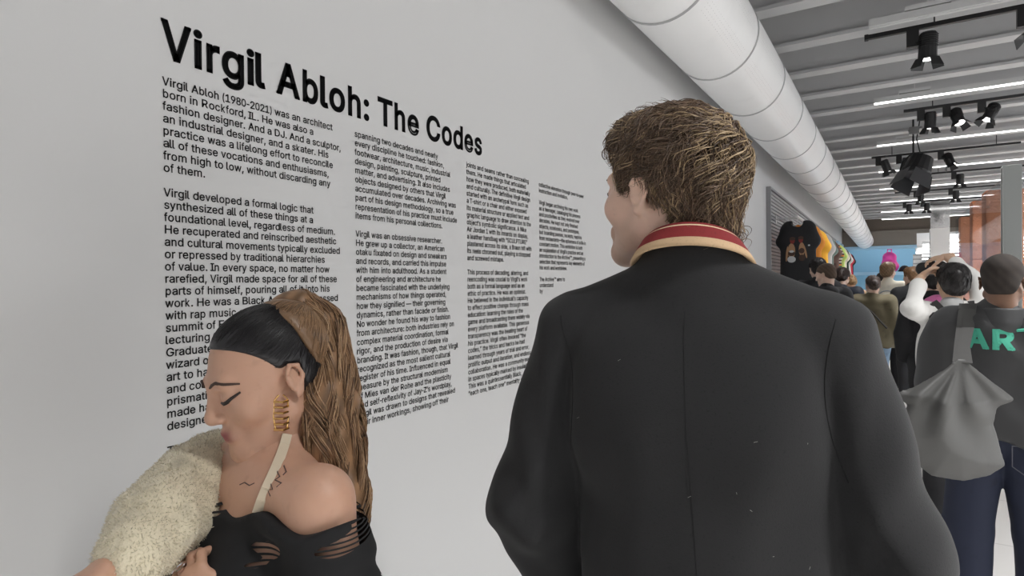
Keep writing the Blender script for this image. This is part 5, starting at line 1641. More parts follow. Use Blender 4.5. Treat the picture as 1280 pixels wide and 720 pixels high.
b.tube([snap_back(bvc, float(p[0]), float(p[2])) for p in pts], 0.008, 6)
for t in np.linspace(-0.07, 0.07, 5):
    b.tube([snap_back(bvc, t * s, 1.26 * s), snap_back(bvc, (t + 0.02) * s, 1.20 * s)], 0.006, 5)
b.build('back_print', mat('grey print ink', (0.30, 0.33, 0.36), 0.8), J['jacket_ob'])
folk(1140, 335, 7.8, 10, 'person with light brown hair all in black left of the man with raised arms', PALE, 'short', (0.20, 0.11, 0.055), M_blackcloth, M_blackcloth, 30, 0, dict(loose=0.85, sl=0.85), 0, 20, 0.08, 0.09, lloose=1.25)
# person with the pink rucksack behind the raised arms
r_pk, J, Mh, pos_pk = folk(1166, 335, 5.1, 5, 'dark-haired person in black wearing a pink rucksack, seen under the raised arm', PALE, 'short', (0.014, 0.011, 0.011), M_blackcloth, M_blackcloth, 10, -5, None, 0, 21)
s = J['s']
rk = empty('pink_rucksack', (pos_pk[0], pos_pk[1], 0), math.radians(5))
tag(rk, 'small shiny pink rucksack on the back of the person in black', 'rucksack')
V, F = polygonise([rc((0, -0.23, 1.24 * s), (0, -0.225, 1.42 * s), 0.10, 0.09, 0.03, (1.15, 0.75, 1)), el((0, -0.30, 1.27 * s), (0.08, 0.035, 0.06), None, 0.02)], 0.011, 1, wob(6, 30, 0.004))
npmesh('bag_body', V, F, mat('pink shiny nylon', (0.62, 0.17, 0.38), 0.4, noise=(14, 0.2)), rk)
for q in (-1, 1):
    b = MB(); b.tube([(0.07 * q, -0.185, 1.40 * s), (0.09 * q, -0.09, 1.485 * s), (0.10 * q, 0.07, 1.45 * s), (0.11 * q, 0.155, 1.30 * s), (0.14 * q, 0.05, 1.1 * s), (0.09 * q, -0.18, 1.10 * s)], 0.014, 6); b.build('strap', M_black, rk)

# man in white holding a camera above his head
M_white_cot = mat('white cotton', (0.70, 0.69, 0.67), 0.85, noise=(12, 0.08))
posw, H = stand(1190, 332, 3.75)
hw = -6
Rw = Matrix.Rotation(math.radians(-hw), 3, 'Z')


def loc_of(p, pos, rot):
    return v3(rot @ Vector((p.x - pos[0], p.y - pos[1], p.z)))


s = H / 1.757
J = skeleton(s)
J['shL'] = v3((-0.17, 0.0, 1.44)) * s
J['shR'] = v3((0.17, 0.0, 1.44)) * s
J['elL'] = loc_of(at(1138, 386, 3.55), posw, Rw)
J['wrL'] = loc_of(at(1151, 347, 3.86), posw, Rw)
J['elR'] = loc_of(at(1222, 352, 3.70), posw, Rw)
J['wrR'] = loc_of(at(1183, 321, 4.0), posw, Rw)
MhW = rotm(22, 4)
camC = loc_of(at(1164, 336, 4.12), posw, Rw)
hL = (J['wrL'], v3((0.45, 0.45, 0.45)), v3((0.8, -0.2, -0.5)), v3((-0.2, -0.3, 0.8)), (0.7, 0.8, 0.9, 0.9), s)
hR = (J['wrR'], v3((-0.95, 0.25, -0.12)), v3((0.0, 0.4, -0.9)), v3((0.1, -0.9, -0.3)), (0.45, 0.5, 0.55, 0.6), s)
r_w = person(posw, hw, 'man with short black hair in a white sweatshirt raising both arms to take a picture', J, MhW, (0.62, 0.41, 0.29), 'short', (0.012, 0.010, 0.010),
             (M_white_cot, dict(loose=1.12, th=0.02, cuff=0.74, collar=False, sl=0.74), 0.008), (M_blackcloth, {}, 0.004), M_shoe, 0.010, 0.005, [hL, hR], None, None, 31)
V, F = polygonise([rc(J['neck'] + v3((0, -0.02, -0.04)) * s, J['neck'] + v3((0, -0.012, 0.015)) * s, 0.085 * s, 0.072 * s, 0.02)], 0.008, 1)
npmesh('collar', V, F, mat('pale grey collar', (0.42, 0.42, 0.42), 0.85), r_w)
bvw = BVHTree.FromPolygons([tuple(map(float, v)) for v in J['jacket'][0]], [tuple(map(int, f)) for f in J['jacket'][1]])
b = MB()
for pts in (((-0.10, 1.34), (-0.085, 1.36), (-0.065, 1.35), (-0.06, 1.325), (-0.075, 1.31)), ((-0.05, 1.33), (-0.035, 1.35), (-0.03, 1.32)), ((-0.02, 1.36), (-0.015, 1.32), (0.005, 1.33)), ((0.01, 1.35), (0.03, 1.345), (0.035, 1.32)), ((-0.04, 1.30), (-0.02, 1.31), (0.0, 1.30))):
    b.tube([snap_back(bvw, x * s, z * s) for x, z in pts], 0.006, 5)
b.build('back_lettering', M_black, J['jacket_ob'])
hs = empty('camera_harness', (posw[0], posw[1], 0), math.radians(hw))
tag(hs, 'black strap harness over the back of the white sweatshirt', 'harness')
for ln in (((-0.10, 1.50), (-0.105, 1.42), (-0.10, 1.30), (-0.11, 1.20), (-0.12, 1.10)), ((-0.09, 1.52), (-0.04, 1.45), (0.02, 1.36), (0.08, 1.26)), ((0.10, 1.52), (0.11, 1.44), (0.10, 1.34), (0.08, 1.26), (0.07, 1.0))):
    pts = [snap_back(bvw, x * s, z * s, 0.006) for x, z in ln]
    b = MB()
    for p, q in zip(pts[:-1], pts[1:]):
        d = (q - p).normalized()
        side = d.cross(Vector((0, 1, 0))).normalized() * 0.017
        b.obox((p + q) / 2, side, Vector((0, 0.004, 0)), (q - p) * 0.53)
    b.build('strap', mat('black webbing', (0.02, 0.018, 0.018), 0.7), hs)
ck = empty('photo_camera', at(1164, 336, 4.12))
ck.rotation_euler = (0, 0, math.radians(hw + 12))
tag(ck, 'black camera held up in front of the man in white', 'camera')
V, F = polygonise([rc((-0.05, 0, 0), (0.05, 0, 0), 0.042, 0.042, 0.01, (1, 0.8, 1.1)), rc((0.06, -0.005, -0.02), (0.062, -0.005, 0.03), 0.024, 0.022, 0.01), rc((0, 0, 0.035), (0, 0.01, 0.06), 0.026, 0.02, 0.01)], 0.005, 1)
npmesh('camera_body', V, F, M_black, ck)
b = MB(); b.tube([(-0.005, 0.02, -0.005), (-0.005, 0.10, -0.005), (-0.005, 0.105, -0.005)], [0.036, 0.038, 0.032], 18); b.build('lens', M_black, ck)
b = MB(); b.box(-0.035, 0.03, -0.040, -0.036, -0.03, 0.02); b.build('screen', mat('camera screen', (0.05, 0.06, 0.08), 0.15), ck)

# man with the teal lettering and the tote bag
M_gj = mat('dark grey nylon', (0.045, 0.045, 0.047), 0.55, noise=(9, 0.12))
posa, H = stand(1253, 317, 2.55)
ha = -9
s = H / 1.765
J = skeleton(s, 0.125, 0.05)
J['shL'] = v3((-0.185, -0.01, 1.42)) * s
J['shR'] = v3((0.185, -0.01, 1.42)) * s
J['elL'] = v3((-0.255, 0.02, 1.15)) * s
J['wrL'] = v3((-0.22, 0.17, 0.98)) * s
J['elR'] = v3((0.26, 0.0, 1.15)) * s
MhA = rotm(-6, -3)
hands = [(J['wrL'], v3((0.4, 0.5, -0.6)), v3((0.8, -0.2, 0.1)), v3((0.1, 0.7, 0.4)), (0.6, 0.6, 0.65, 0.7), s), (J['wrR'], v3((0, 0.1, -1)), v3((-1, 0, 0)), v3((0, 1, 0)), (0.35, 0.4, 0.4, 0.45), s)]
r_a = person(posa, ha, 'man with a cropped head in a dark grey jacket with teal lettering on its back', J, MhA, (0.23, 0.125, 0.08), 'buzz', (0.035, 0.027, 0.023),
             (M_gj, dict(loose=1.1, th=0.032, hem=0.93, sl=1.05), 0.017), (M_dkjeans, dict(loose=1.25), 0.006), M_shoe, 0.008, 0.0045, hands, None, None, 41)
V, F = polygonise([rc(J['neck'] + v3((0, -0.012, -0.02)) * s, J['neck'] + v3((0, -0.008, 0.04)) * s, 0.088 * s, 0.078 * s, 0.02), rc(J['neck'] + v3((0, -0.01, -0.1)) * s, J['neck'] + v3((0, -0.0, 0.2)) * s, 0.062 * s, 0.062 * s, 0.006, None, '-'), fn((-1, -1, J['neck'][2] + 0.052 * s), (1, 1, 3), lambda x, y, z, q=float(J['neck'][2] + 0.052 * s): (q - z) + 0 * x + 0 * y, 0.006, '-')], 0.006, 1)
npmesh('collar', V, F, M_gj, r_a)
bva = BVHTree.FromPolygons([tuple(map(float, v)) for v in J['jacket'][0]], [tuple(map(int, f)) for f in J['jacket'][1]])
M_teal = mat('teal print', (0.06, 0.36, 0.25), 0.7, noise=(60, 0.35))
V2, F2, w2 = lay('AR', 0.115, 0.055, 6)
b = MB()
b.add([snap_back(bva, -0.125 + float(p[0]) * 1.15 * s, (1.345 + float(p[1]) * 0.95) * s, 0.004) for p in V2], F2)
b.build('teal_lettering', M_teal, J['jacket_ob'])
b = MB()
sw = [(0.148 + 0.055 * math.cos(t) + 0.02 * math.sin(2 * t), 1.375 + 0.05 * math.sin(t)) for t in np.linspace(0.4, 5.4, 26)]
sw = [(0.05, 1.425), (0.10, 1.432), (0.16, 1.43)] + sw
b.tube([snap_back(bva, x * s, z * s, 0.003) for x, z in sw], 0.007, 6)
V2, F2, w2 = lay('I', 0.115, 0.055, 4)
b.add([snap_back(bva, 0.235 * s + float(p[0]) * 1.2 * s, (1.345 + float(p[1]) * 0.95) * s, 0.004) for p in V2], F2)
b.build('teal_script', M_teal, J['jacket_ob'])
# jeans pocket and belt loops
b = MB()
for sg in (-1, 1):
    pk = [(sg * 0.035, 0.93), (sg * 0.15, 0.93), (sg * 0.15, 0.84), (sg * 0.09, 0.80), (sg * 0.035, 0.84), (sg * 0.035, 0.93)]
    b.tube([Vector((x * s, -0.145 * s if abs(x) < 0.1 else -0.125 * s, z * s)) for x, z in pk], 0.0022, 5)
b.build('pocket_stitching', mat('jeans stitching', (0.10, 0.10, 0.12), 0.8), r_a)

# the tote: slouched sack hanging from the left shoulder
tb = empty('tote_bag', (posa[0], posa[1], 0), math.radians(ha))
tag(tb, 'big slouchy grey nylon tote bag hanging from the shoulder of the teal-lettered jacket', 'bag')
Ra = Matrix.Rotation(math.radians(-ha), 3, 'Z')


def bag_pt(u, v, D):
    return loc_of(at(u, v, D), posa, Ra)


M_tote = mat('grey ripstop nylon', (0.066, 0.065, 0.063), 0.5, noise=(6, 0.1))
DB = 2.27
apex = bag_pt(1199, 456, DB)
OUT = [(1197, 448), (1206, 448), (1216, 457), (1240, 480), (1263, 499), (1248, 513), (1238, 530), (1247, 552), (1257, 582), (1237, 595), (1205, 601), (1165, 595), (1140, 577), (1117, 548), (1129, 521), (1139, 505), (1114, 498), (1122, 487), (1150, 475), (1180, 461)]
OL = np.array([bag_pt(u, v, DB) for u, v in OUT])
slope = np.polyfit(OL[:, 0], OL[:, 1], 1)


def bag_field(x, y, z):
    """the sack: its own outline, filled out to a soft cushion about 17 cm deep"""
    X, Z = np.broadcast_arrays(x + 0 * z, z + 0 * x)
    X, Z = X[:, 0, :], Z[:, 0, :]
    d2 = np.full(X.shape, 9.0, dtype=np.float32)
    ins = np.zeros(X.shape, dtype=bool)
    for p, q in zip(OL, np.roll(OL, -1, 0)):
        ex, ez = q[0] - p[0], q[2] - p[2]
        wx, wz = X - p[0], Z - p[2]
        t = np.clip((wx * ex + wz * ez) / (ex * ex + ez * ez), 0, 1)
        d2 = np.minimum(d2, (wx - ex * t) ** 2 + (wz - ez * t) ** 2)
        ins ^= ((p[2] > Z) != (q[2] > Z)) & (X < ex * (Z - p[2]) / (ez if abs(ez) > 1e-6 else 1e-6) + p[0])
    d = np.sqrt(d2)
    h = 0.006 + 0.098 * (1 - np.exp(-d / 0.075)) * np.clip(0.35 + (apex[2] - Z) / 0.22, 0.3, 1)
    yy = np.abs(y - (slope[0] * x + slope[1]))
    return np.where(ins[:, None, :], (yy - h[:, None, :]) * 0.75, np.sqrt(d[:, None, :] ** 2 + np.maximum(yy - 0.006, 0) ** 2)).astype(np.float32)


Pb = [fn(OL.min(0) - v3((0.01, 0.12, 0.01)), OL.max(0) + v3((0.01, 0.12, 0.01)), bag_field, 0.004)]


def pleat(x, y, z):
    """folds radiating from the gathered top"""
    ax, az = x - apex[0], z - apex[2] - 0.02
    th = np.arctan2(ax, -az)
    r = np.sqrt(ax * ax + az * az)
    return (0.013 * np.clip(r / 0.16 - 0.05, 0, 1) * np.clip(1.5 - r / 0.3, 0.15, 1) * np.sin(th * 13 + 1.2 * np.sin(r * 11)) + 0 * y).astype(np.float32)


V, F = polygonise(Pb, 0.0055, 2, pleat)
npmesh('bag_body', V, F, M_tote, tb)
shp = J['shL'] * 0.72 + J['neck'] * 0.28
for dx_ in (0.0, 0.02):
    top_ = v3((shp[0] + dx_, shp[1] - 0.01, 0))
    h = bva.ray_cast(Vector((float(top_[0]), float(top_[1]), 3)), Vector((0, 0, -1)))
    zt = h[0].z + 0.006 if h[0] else float(shp[2]) + 0.1
    hb = snap_back(bva, float(top_[0]) - 0.005, zt - 0.10, 0.012)
    path = [Vector([float(q) for q in apex + v3((dx_, 0, 0.01))]), hb.lerp(Vector([float(q) for q in apex]), 0.5) + Vector((0, -0.015, 0)), hb, Vector((float(top_[0]), float(top_[1]) - 0.045, zt - 0.022)), Vector((float(top_[0]), float(top_[1]), zt)), Vector((float(top_[0]), float(top_[1]) + 0.07, zt - 0.03)), Vector((float(top_[0]), float(top_[1]) + 0.12, zt - 0.12))]
    b = MB()
    for p, q in zip(path[:-1], path[1:]):
        d = (q - p)
        b.obox((p + q) / 2, Vector((0.021, 0, 0)), d.cross(Vector((1, 0, 0))).normalized() * 0.003, d * 0.53)
    b.build('strap', M_tote, tb)

# ---------------------------------------------------------------- the man in the dark blazer reading the wall
rs = np.random.RandomState(7)
cpos = at(866, 330, 0.985)
MH = 8.0
ps = (cpos.x, cpos.y)
man = empty('person', (ps[0], ps[1], 0), math.radians(MH))
tag(man, 'man with wavy brown mullet in a dark blazer with red striped collar reading the wall', 'person')
JM = dict(s=1.0, pel=v3((0, 0, 1.02)), waist=v3((0, 0, 1.14)), chest=v3((0, 0, 1.36)), neck=v3((0, -0.015, 1.60)), head=v3((-0.051, 0.018, 1.726)),
          shL=v3((-0.193, -0.015, 1.493)), shR=v3((0.190, -0.015, 1.490)), elL=v3((-0.280, -0.035, 1.185)), elR=v3((0.280, -0.035, 1.19)), wrL=v3((-0.262, 0.10, 0.95)), wrR=v3((0.285, 0.09, 0.95)),
          hipL=v3((-0.095, 0, 0.97)), hipR=v3((0.095, 0, 0.97)), kneeL=v3((-0.11, 0.02, 0.52)), kneeR=v3((0.11, 0.02, 0.52)), ankL=v3((-0.12, 0, 0.085)), ankR=v3((0.12, 0, 0.085)))
MM = rotm(61, 5, 0)
HS = 1.02
bpM = body_prims(JM, MM, [])
parts = [polygonise(bpM, 0.009, 1)]
hdM = moved(head_prims(), JM['head'], MM, HS)
nk = [rc(JM['neck'] - v3((0, 0.0, 0.03)), JM['head'] + MM @ v3((0, -0.03, -0.04)), 0.062, 0.056, 0.03),
      rc(JM['head'] + MM @ v3((-0.05, -0.03, -0.045)), JM['neck'] + v3((0.01, 0.05, -0.03)), 0.018, 0.016, 0.03)]
parts.append(polygonise(hdM + nk, 0.003, 1))
for w, f, n, t in ((JM['wrL'], (0.15, 0.45, -0.85), (0.9, -0.2, 0.1), (0.1, 0.8, 0.5)), (JM['wrR'], (-0.15, 0.45, -0.85), (-0.9, -0.2, 0.1), (-0.1, 0.8, 0.5))):
    parts.append(polygonise(hand_prims(w, v3(f), v3(n), v3(t), (0.5, 0.55, 0.6, 0.65), 1.05), 0.004, 1))
V, F = join(parts)
npmesh('body', V, F, M_skin, man, True, put_col(V, None, JM['head'], MM, HS, (0.70, 0.47, 0.37), (0.50, 0.25, 0.21), ((0.44, 0.29, 0.21), 0.6)))


def face_line(bv, C, M, s, pts, r, name, m, parent):
    """a thin line laid on the face: pts (x, z) in head coordinates seen from the front"""
    b = MB()
    out = []
    for x, z in pts:
        o = v3(C) + M @ (v3((x, 0.3, z)) * s)
        d = M @ v3((0, -1, 0))
        h = bv.ray_cast(Vector([float(q) for q in o]), Vector([float(q) for q in d]))
        if h[0]:
            out.append(h[0] - Vector([float(q) for q in d]) * r * 0.3)
    if len(out) > 1:
        k = len(out)
        b.tube(out, [r * (0.35 + 0.65 * math.sin(math.pi * min(1, (i + 0.6) / k))) for i in range(k)], 6)
        return b.build(name, m, parent, smooth=True)


bvm = BVHTree.FromPolygons([tuple(map(float, v)) for v in V], [tuple(map(int, f)) for f in F])
M_brow = mat('brown brow hair', (0.08, 0.045, 0.03), 0.7)
M_lash = mat('dark lashes', (0.02, 0.012, 0.01), 0.6)
for sg in (-1, 1):
    face_line(bvm, JM['head'], MM, HS, [(sg * x, z) for x, z in ((0.015, 0.027), (0.025, 0.0315), (0.036, 0.033), (0.046, 0.030))], 0.0026, 'eyebrow', M_brow, man)
    face_line(bvm, JM['head'], MM, HS, [(sg * x, z) for x, z in ((0.019, 0.004), (0.026, 0.0095), (0.034, 0.0105), (0.042, 0.007), (0.047, 0.003))], 0.0018, 'eyelashes', M_lash, man)

# hair: a full wavy volume, then locks combed away from the crown
HP = [el((0, -0.022, 0.060), (0.087, 0.107, 0.088)), el((0, -0.078, 0.035), (0.076, 0.058, 0.076), None, 0.03), el((0.006, -0.078, -0.052), (0.056, 0.042, 0.056), None, 0.03), el((0, 0.045, 0.096), (0.064, 0.052, 0.042), None, 0.03),
      fn((-0.2, -0.3, -0.3), (0.2, 0.2, 0.3), lambda x, y, z: -(y - 0.016 - 0.76 * z) * 0.8 + 0 * x, 0.010, '-'),
      fn((-0.2, -0.045, -0.3), (0.2, 0.2, 0.045), lambda x, y, z: np.maximum(-0.030 - y, z - 0.026) + 0 * x, 0.010, '-'),
      rc((-0.071, 0.020, 0.045), (-0.068, 0.026, 0.018), 0.009, 0.005, 0.01), rc((0.071, 0.020, 0.045), (0.068, 0.026, 0.018), 0.009, 0.005, 0.01)]
HM = moved(HP, JM['head'], MM, HS)
V, F = polygonise(HM, 0.0035, 1, wob(12, 75, 0.0035, 8))
cc = v3((0.07, 0.043, 0.028))[None] * (1 + 0.3 * np.sin(V[:, :1] * 210 + V[:, 1:2] * 130 + V[:, 2:] * 170))
hair_o = npmesh('hair', V, F, M_hair, man, True, cc)
Lh = ((V - JM['head']) @ MM) / HS                      # back to head coordinates
ok = np.where((sdf_at(moved(head_prims(False), (0, 0, 0), np.eye(3)), Lh.astype(np.float32)) > 0.004))[0]


def man_flow(P, T, u):
    C0 = v3((0.035, -0.105, 0.125))
    D = P - C0
    D = D / (np.linalg.norm(D, axis=1, keepdims=True) + 0.02)
    sw = np.cross(D, v3((0, 0, 1))[None]) * 0.25
    D = D + sw + v3((0, 0, -0.45))[None]
    fr = np.clip((P[:, 1] - 0.01) / 0.06, 0, 1)[:, None] * np.clip((P[:, 2] - 0.05) / 0.05, 0, 1)[:, None]
    D = D * (1 - 0.6 * fr) + v3((-0.25, 0.8, -0.15))[None] * fr * 0.8
    back = np.clip((-P[:, 1] - 0.05) / 0.05, 0, 1)[:, None] * np.clip((0.02 - P[:, 2]) / 0.05, 0, 1)[:, None]
    D = D * (1 - back) + v3((0.15, -0.15, -1.0))[None] * back
    N = np.stack([np.sin(P[:, 1] * 55 + P[:, 2] * 40), np.sin(P[:, 2] * 60 + P[:, 0] * 35 + 1), np.sin(P[:, 0] * 50 + P[:, 1] * 45 + 2)], 1)
    return D + N * 0.22


Nn = 6500
ri = rs.choice(ok, Nn)
roots = Lh[ri].astype(np.float32)
C0 = v3((0.035, -0.105, 0.125))
d0 = roots - C0
d0 /= np.linalg.norm(d0, axis=1, keepdims=True) + 1e-6
ln = rs.uniform(0.06, 0.125, Nn).astype(np.float32)
low = np.clip((0.0 - roots[:, 2]) / 0.06, 0, 1)
ln *= (1 - 0.25 * low)
sb = (roots[:, 1] > -0.02) & (roots[:, 2] < 0.05)
ln[sb] *= 0.35
cl = np.floor(roots * 44 + 0.35 * np.sin(roots[:, ::-1] * 60))                              # locks that start close together wave together
hsh = np.abs(np.sin(cl[:, 0] * 12.9898 + cl[:, 1] * 78.233 + cl[:, 2] * 37.719) * 43758.5453) % 1
ph = (hsh * 6.28 + rs.normal(0, 0.22, Nn)).astype(np.float32)
wv = (0.0070 + 0.0060 * ((hsh * 7.3) % 1)) * np.where(sb, 0.3, 1.0)
lines = grow(HP, roots, d0, ln, 13, (rs.uniform(0.001, 0.010, Nn) * (0.3 + 1.2 * ((hsh * 9.7) % 1)) + 0.004 * low) * np.where(sb, 0.3, 1), wv, 1.0 + 0.7 * ((hsh * 3.1) % 1), ph, man_flow, curl=(0.016 * low + 0.007 * rs.uniform(0, 1, Nn)) * np.where(sb, 0.1, 1))
ton = rs.uniform(0, 1, Nn)
blond = (((hsh * 5.7) % 1) > 0.62) & (ton > 0.45) & (roots[:, 2] > -0.03) & (roots[:, 1] < 0.07)
colr = np.where(ton[:, None] > 0.5, v3((0.205, 0.135, 0.088))[None], v3((0.125, 0.080, 0.053))[None]) * rs.uniform(0.7, 1.3, (Nn, 1))
colr = np.where(blond[:, None], v3((0.50, 0.36, 0.21))[None] * rs.uniform(0.55, 1.1, (Nn, 1)), colr)
world = JM['head'] + (lines.reshape(-1, 3) * HS) @ MM.T
strands('hair_locks', world.reshape(lines.shape), rs.uniform(0.0005, 0.0012, Nn) * np.where(blond, 1.35, 1.0), colr, M_hair, hair_o)
# loose curls at the nape, brow and crown
Nc = 90
t = np.linspace(0, 1, 14)
CL = []
for i in range(Nc):
    z = (0, 0, 2, 1)[i % 4]
    if z == 0:
        p = v3((rs.uniform(-0.055, 0.06), -0.105 + rs.uniform(-0.01, 0.02), -0.055 + rs.uniform(-0.02, 0.02)))
        d, up, rad = v3((rs.uniform(-0.4, 0.5), -0.5, -0.7)), v3((0, -0.6, 0.8)), rs.uniform(0.006, 0.012)
    elif z == 1:
        p = v3((rs.uniform(-0.075, 0.06), 0.072 + rs.uniform(-0.02, 0.015), 0.10 + rs.uniform(-0.025, 0.03)))
        d, up, rad = v3((rs.uniform(-0.7, 0.4), 0.8, -0.2)), v3((0, 0.5, -0.8)), rs.uniform(0.005, 0.010)
    else:
        p = v3((rs.uniform(-0.03, 0.06), -0.112 + rs.uniform(-0.01, 0.04), 0.075 + rs.uniform(-0.05, 0.04)))
        d, up, rad = v3((rs.uniform(-0.3, 0.9), -0.3, -0.4)), v3((0.2, -0.5, 0.6)), rs.uniform(0.004, 0.008)
    d = d / np.linalg.norm(d)
    up = up - d * float(np.dot(up, d))
    up /= np.linalg.norm(up)
    a0, turns = rs.uniform(0, 6.28), rs.uniform(0.5, 1.1)
    a = a0 + t * turns * 6.28
    CL.append(p + d[None] * (t[:, None] * rs.uniform(0.014, 0.026)) + (up[None] * (np.sin(a) - math.sin(a0))[:, None] + np.cross(d, up)[None] * (np.cos(a) - math.cos(a0))[:, None]) * rad)
CL = np.array(CL, dtype=np.float32)
wc = JM['head'] + (CL.reshape(-1, 3) * HS) @ MM.T
cc = np.where(rs.uniform(0, 1, (Nc, 1)) > 0.55, v3((0.30, 0.20, 0.11))[None], v3((0.09, 0.055, 0.033))[None])
strands('loose_curls', wc.reshape(CL.shape), rs.uniform(0.0006, 0.0012, Nc), cc, M_hair, hair_o)

# the blazer
M_wool = mat('charcoal wool', (0.0128, 0.0128, 0.0138), 0.9, noise=(340, 0.30), bump=(420, 0.3, 0.0012), sheen=0.06)
up_ = v3((0, 0, 1))
JP = [rc((0.026, -0.005, 0.80), (0.025, 0, 1.14), 0.232, 0.196, 0.06, (1, 0.72, 1)), rc((0.025, 0, 1.14), (0.012, -0.005, 1.37), 0.196, 0.202, 0.06, (1, 0.64, 1)),
      rc((0.012, -0.005, 1.37), (0, -0.015, 1.49), 0.202, 0.12, 0.06, (1, 0.60, 1)),
      rc((-0.155, -0.018, 1.478), (0.155, -0.018, 1.478), 0.066, None, 0.05, (1, 1.1, 1)),
      rc((-0.045, -0.02, 1.566), (-0.195, -0.015, 1.512), 0.048, 0.050, 0.04), rc((0.045, -0.02, 1.566), (0.192, -0.015, 1.506), 0.048, 0.050, 0.04),
      el((-0.085, -0.075, 1.38), (0.10, 0.062, 0.12), None, 0.06), el((0.085, -0.075, 1.38), (0.10, 0.062, 0.12), None, 0.06),
      rc((0, -0.015, 1.53), (0, -0.015, 1.612), 0.085, 0.076, 0.03),
      rc((0, -0.012, 1.59), (0, -0.01, 1.75), 0.066, 0.066, 0.006, None, '-'),
      fn((-1, -1, 0.3), (1, 1, 0.80), lambda x, y, z: (z - 0.78) + 0 * x + 0 * y, 0.01, '-')]
for q, sg in (('L', -1), ('R', 1)):
    cuff = JM['el' + q] + (JM['wr' + q] - JM['el' + q]) * 0.95
    JP += [rc(JM['sh' + q] + v3((sg * 0.006, 0, 0)), JM['el' + q], 0.070, 0.076 if q == 'L' else 0.066, 0.016, (1, 1.15, 1)), rc(JM['el' + q], cuff, 0.077 if q == 'L' else 0.067, 0.062, 0.02, (1, 1.15, 1))]


def blazer_folds(x, y, z):
    """soft drape: long vertical folds in the back, crosswise creases at the elbows, a pull line below each armhole"""
    ax = np.abs(x)
    w1 = np.exp(-((np.abs(x - 0.02) - 0.10) / 0.07) ** 2) * np.clip((1.45 - z) / 0.1, 0, 1)
    f = 0.0032 * np.sin(x * 48 + 2.2 * np.sin(z * 7 + x * 4)) * w1
    arm = np.clip((ax - 0.22) / 0.03, 0, 1)
    f = f + arm * (0.0050 * np.sin(z * 62 + ax * 55 + 2 * np.sin(y * 22 + z * 9)) * np.exp(-((z - 1.22) / 0.10) ** 2) + 0.0026 * np.sin(z * 34 - ax * 60 + 1.5 * np.sin(z * 11)))
    pull = np.exp(-((ax - 0.19 - (1.44 - z) * 0.10) / 0.018) ** 2) * np.exp(-((z - 1.38) / 0.09) ** 2)
    return (f + 0.0075 * pull + 0 * y).astype(np.float32)


V, F = polygonise(JP, 0.0048, 2, blazer_folds)
blz = npmesh('blazer', V, F, M_wool, man)
bvb = BVHTree.FromPolygons([tuple(map(float, v)) for v in V], [tuple(map(int, f)) for f in F])
M_seam = mat('dark seam', (0.009, 0.009, 0.010), 0.9)


def back_line(bv, pts, r, name, m, parent, off=0.0002):
    b = MB()
    b.tube([snap_back(bv, x, z, off) for x, z in pts], r, 5)
    return b.build(name, m, parent, smooth=True)


back_line(bvb, [(0.025 * min(1, max(0, (1.5 - z) / 0.36)) + 0.002 * math.sin(z * 9), z) for z in np.linspace(0.86, 1.535, 40)], 0.0005, 'centre_seam', M_seam, blz)
for sg in (-1, 1):
    back_line(bvb, [(0.025 * min(1, max(0, (1.5 - z) / 0.36)) + sg * (0.203 - 0.020 * math.sin((z - 1.30) / 0.22 * 3.1)), z) for z in np.linspace(1.30, 1.525, 24)], 0.0009, 'armhole_seam', M_seam, blz)
# pale lint specks caught in the wool
b = MB()
for i in range(11):
    x, z = rs.uniform(-0.19, 0.19), rs.uniform(1.08, 1.5)
    p = snap_back(bvb, x, z, 0.0008)
    a = rs.uniform(0, 3.14)
    d = Vector((math.cos(a), 0, math.sin(a))) * rs.uniform(0.0008, 0.003)
    b.tube([p - d, p + d], 0.0003, 4)
o = b.build('lint', mat('pale lint', (0.35, 0.34, 0.32), 0.9), blz)
o['kind'] = 'stuff'

# striped knit collar standing round the neck
M_cred = mat('dark red knit', (0.21, 0.018, 0.02), 0.85, noise=(300, 0.2))
M_ccream = mat('gold cream knit', (0.56, 0.39, 0.235), 0.85, noise=(300, 0.15))
M_cpale = mat('pale cream knit', (0.72, 0.56, 0.38), 0.85, noise=(300, 0.15))
prof = [(0.0, 0.070, 1.618), (0.16, 0.0745, 1.622), (0.22, 0.0775, 1.6205), (0.46, 0.084, 1.6085), (0.56, 0.0865, 1.603), (0.74, 0.091, 1.592), (1.0, 0.0975, 1.576)]
mid = [0, 0, 1, 0, 0, 1]      # which bands are pale
bands = [('collar', M_cred, prof[0][1:], prof[1][1:]), ]
vs, fs, mi = [], [], []
NA = 72
rows = [(.0655, 1.585), (.0665, 1.612), (.070, 1.6215), (.0745, 1.6225), (.0780, 1.6190), (.0800, 1.6170), (.0855, 1.6085), (.0875, 1.6060), (.0915, 1.5990), (.0930, 1.5970), (.0955, 1.5925), (.0975, 1.5885), (.096, 1.585), (.092, 1.586), (.074, 1.600)]
bmat = [0, 0, 0, 0, 2, 0, 0, 0, 1, 1, 1, 1, 1, 1]
for (r, z) in rows:
    for j in range(NA):
        a = math.radians(-155 + 310 * j / (NA - 1))          # 0 = centre back
        dip = 0.050 * (1 - math.cos(a)) * 0.5 - 0.038
        vs.append((r * math.sin(a) * 1.02, -0.014 - r * math.cos(a) * 0.98 - 0.002, z - dip * 1.3))
for i in range(len(rows) - 1):
    for j in range(NA - 1):
        fs.append((i * NA + j, i * NA + j + 1, (i + 1) * NA + j + 1, (i + 1) * NA + j))
        mi.append(bmat[i])
col_o = npmesh('striped_collar', vs, fs, [M_cred, M_ccream, M_cpale], man, True, None, mi)
V, F = polygonise(trouser_prims(dict(JM, s=1.04), 0.02, 1.1), 0.010, 1, wob(77, 16, 0.004))
npmesh('trousers', V, F, M_blackcloth, man)
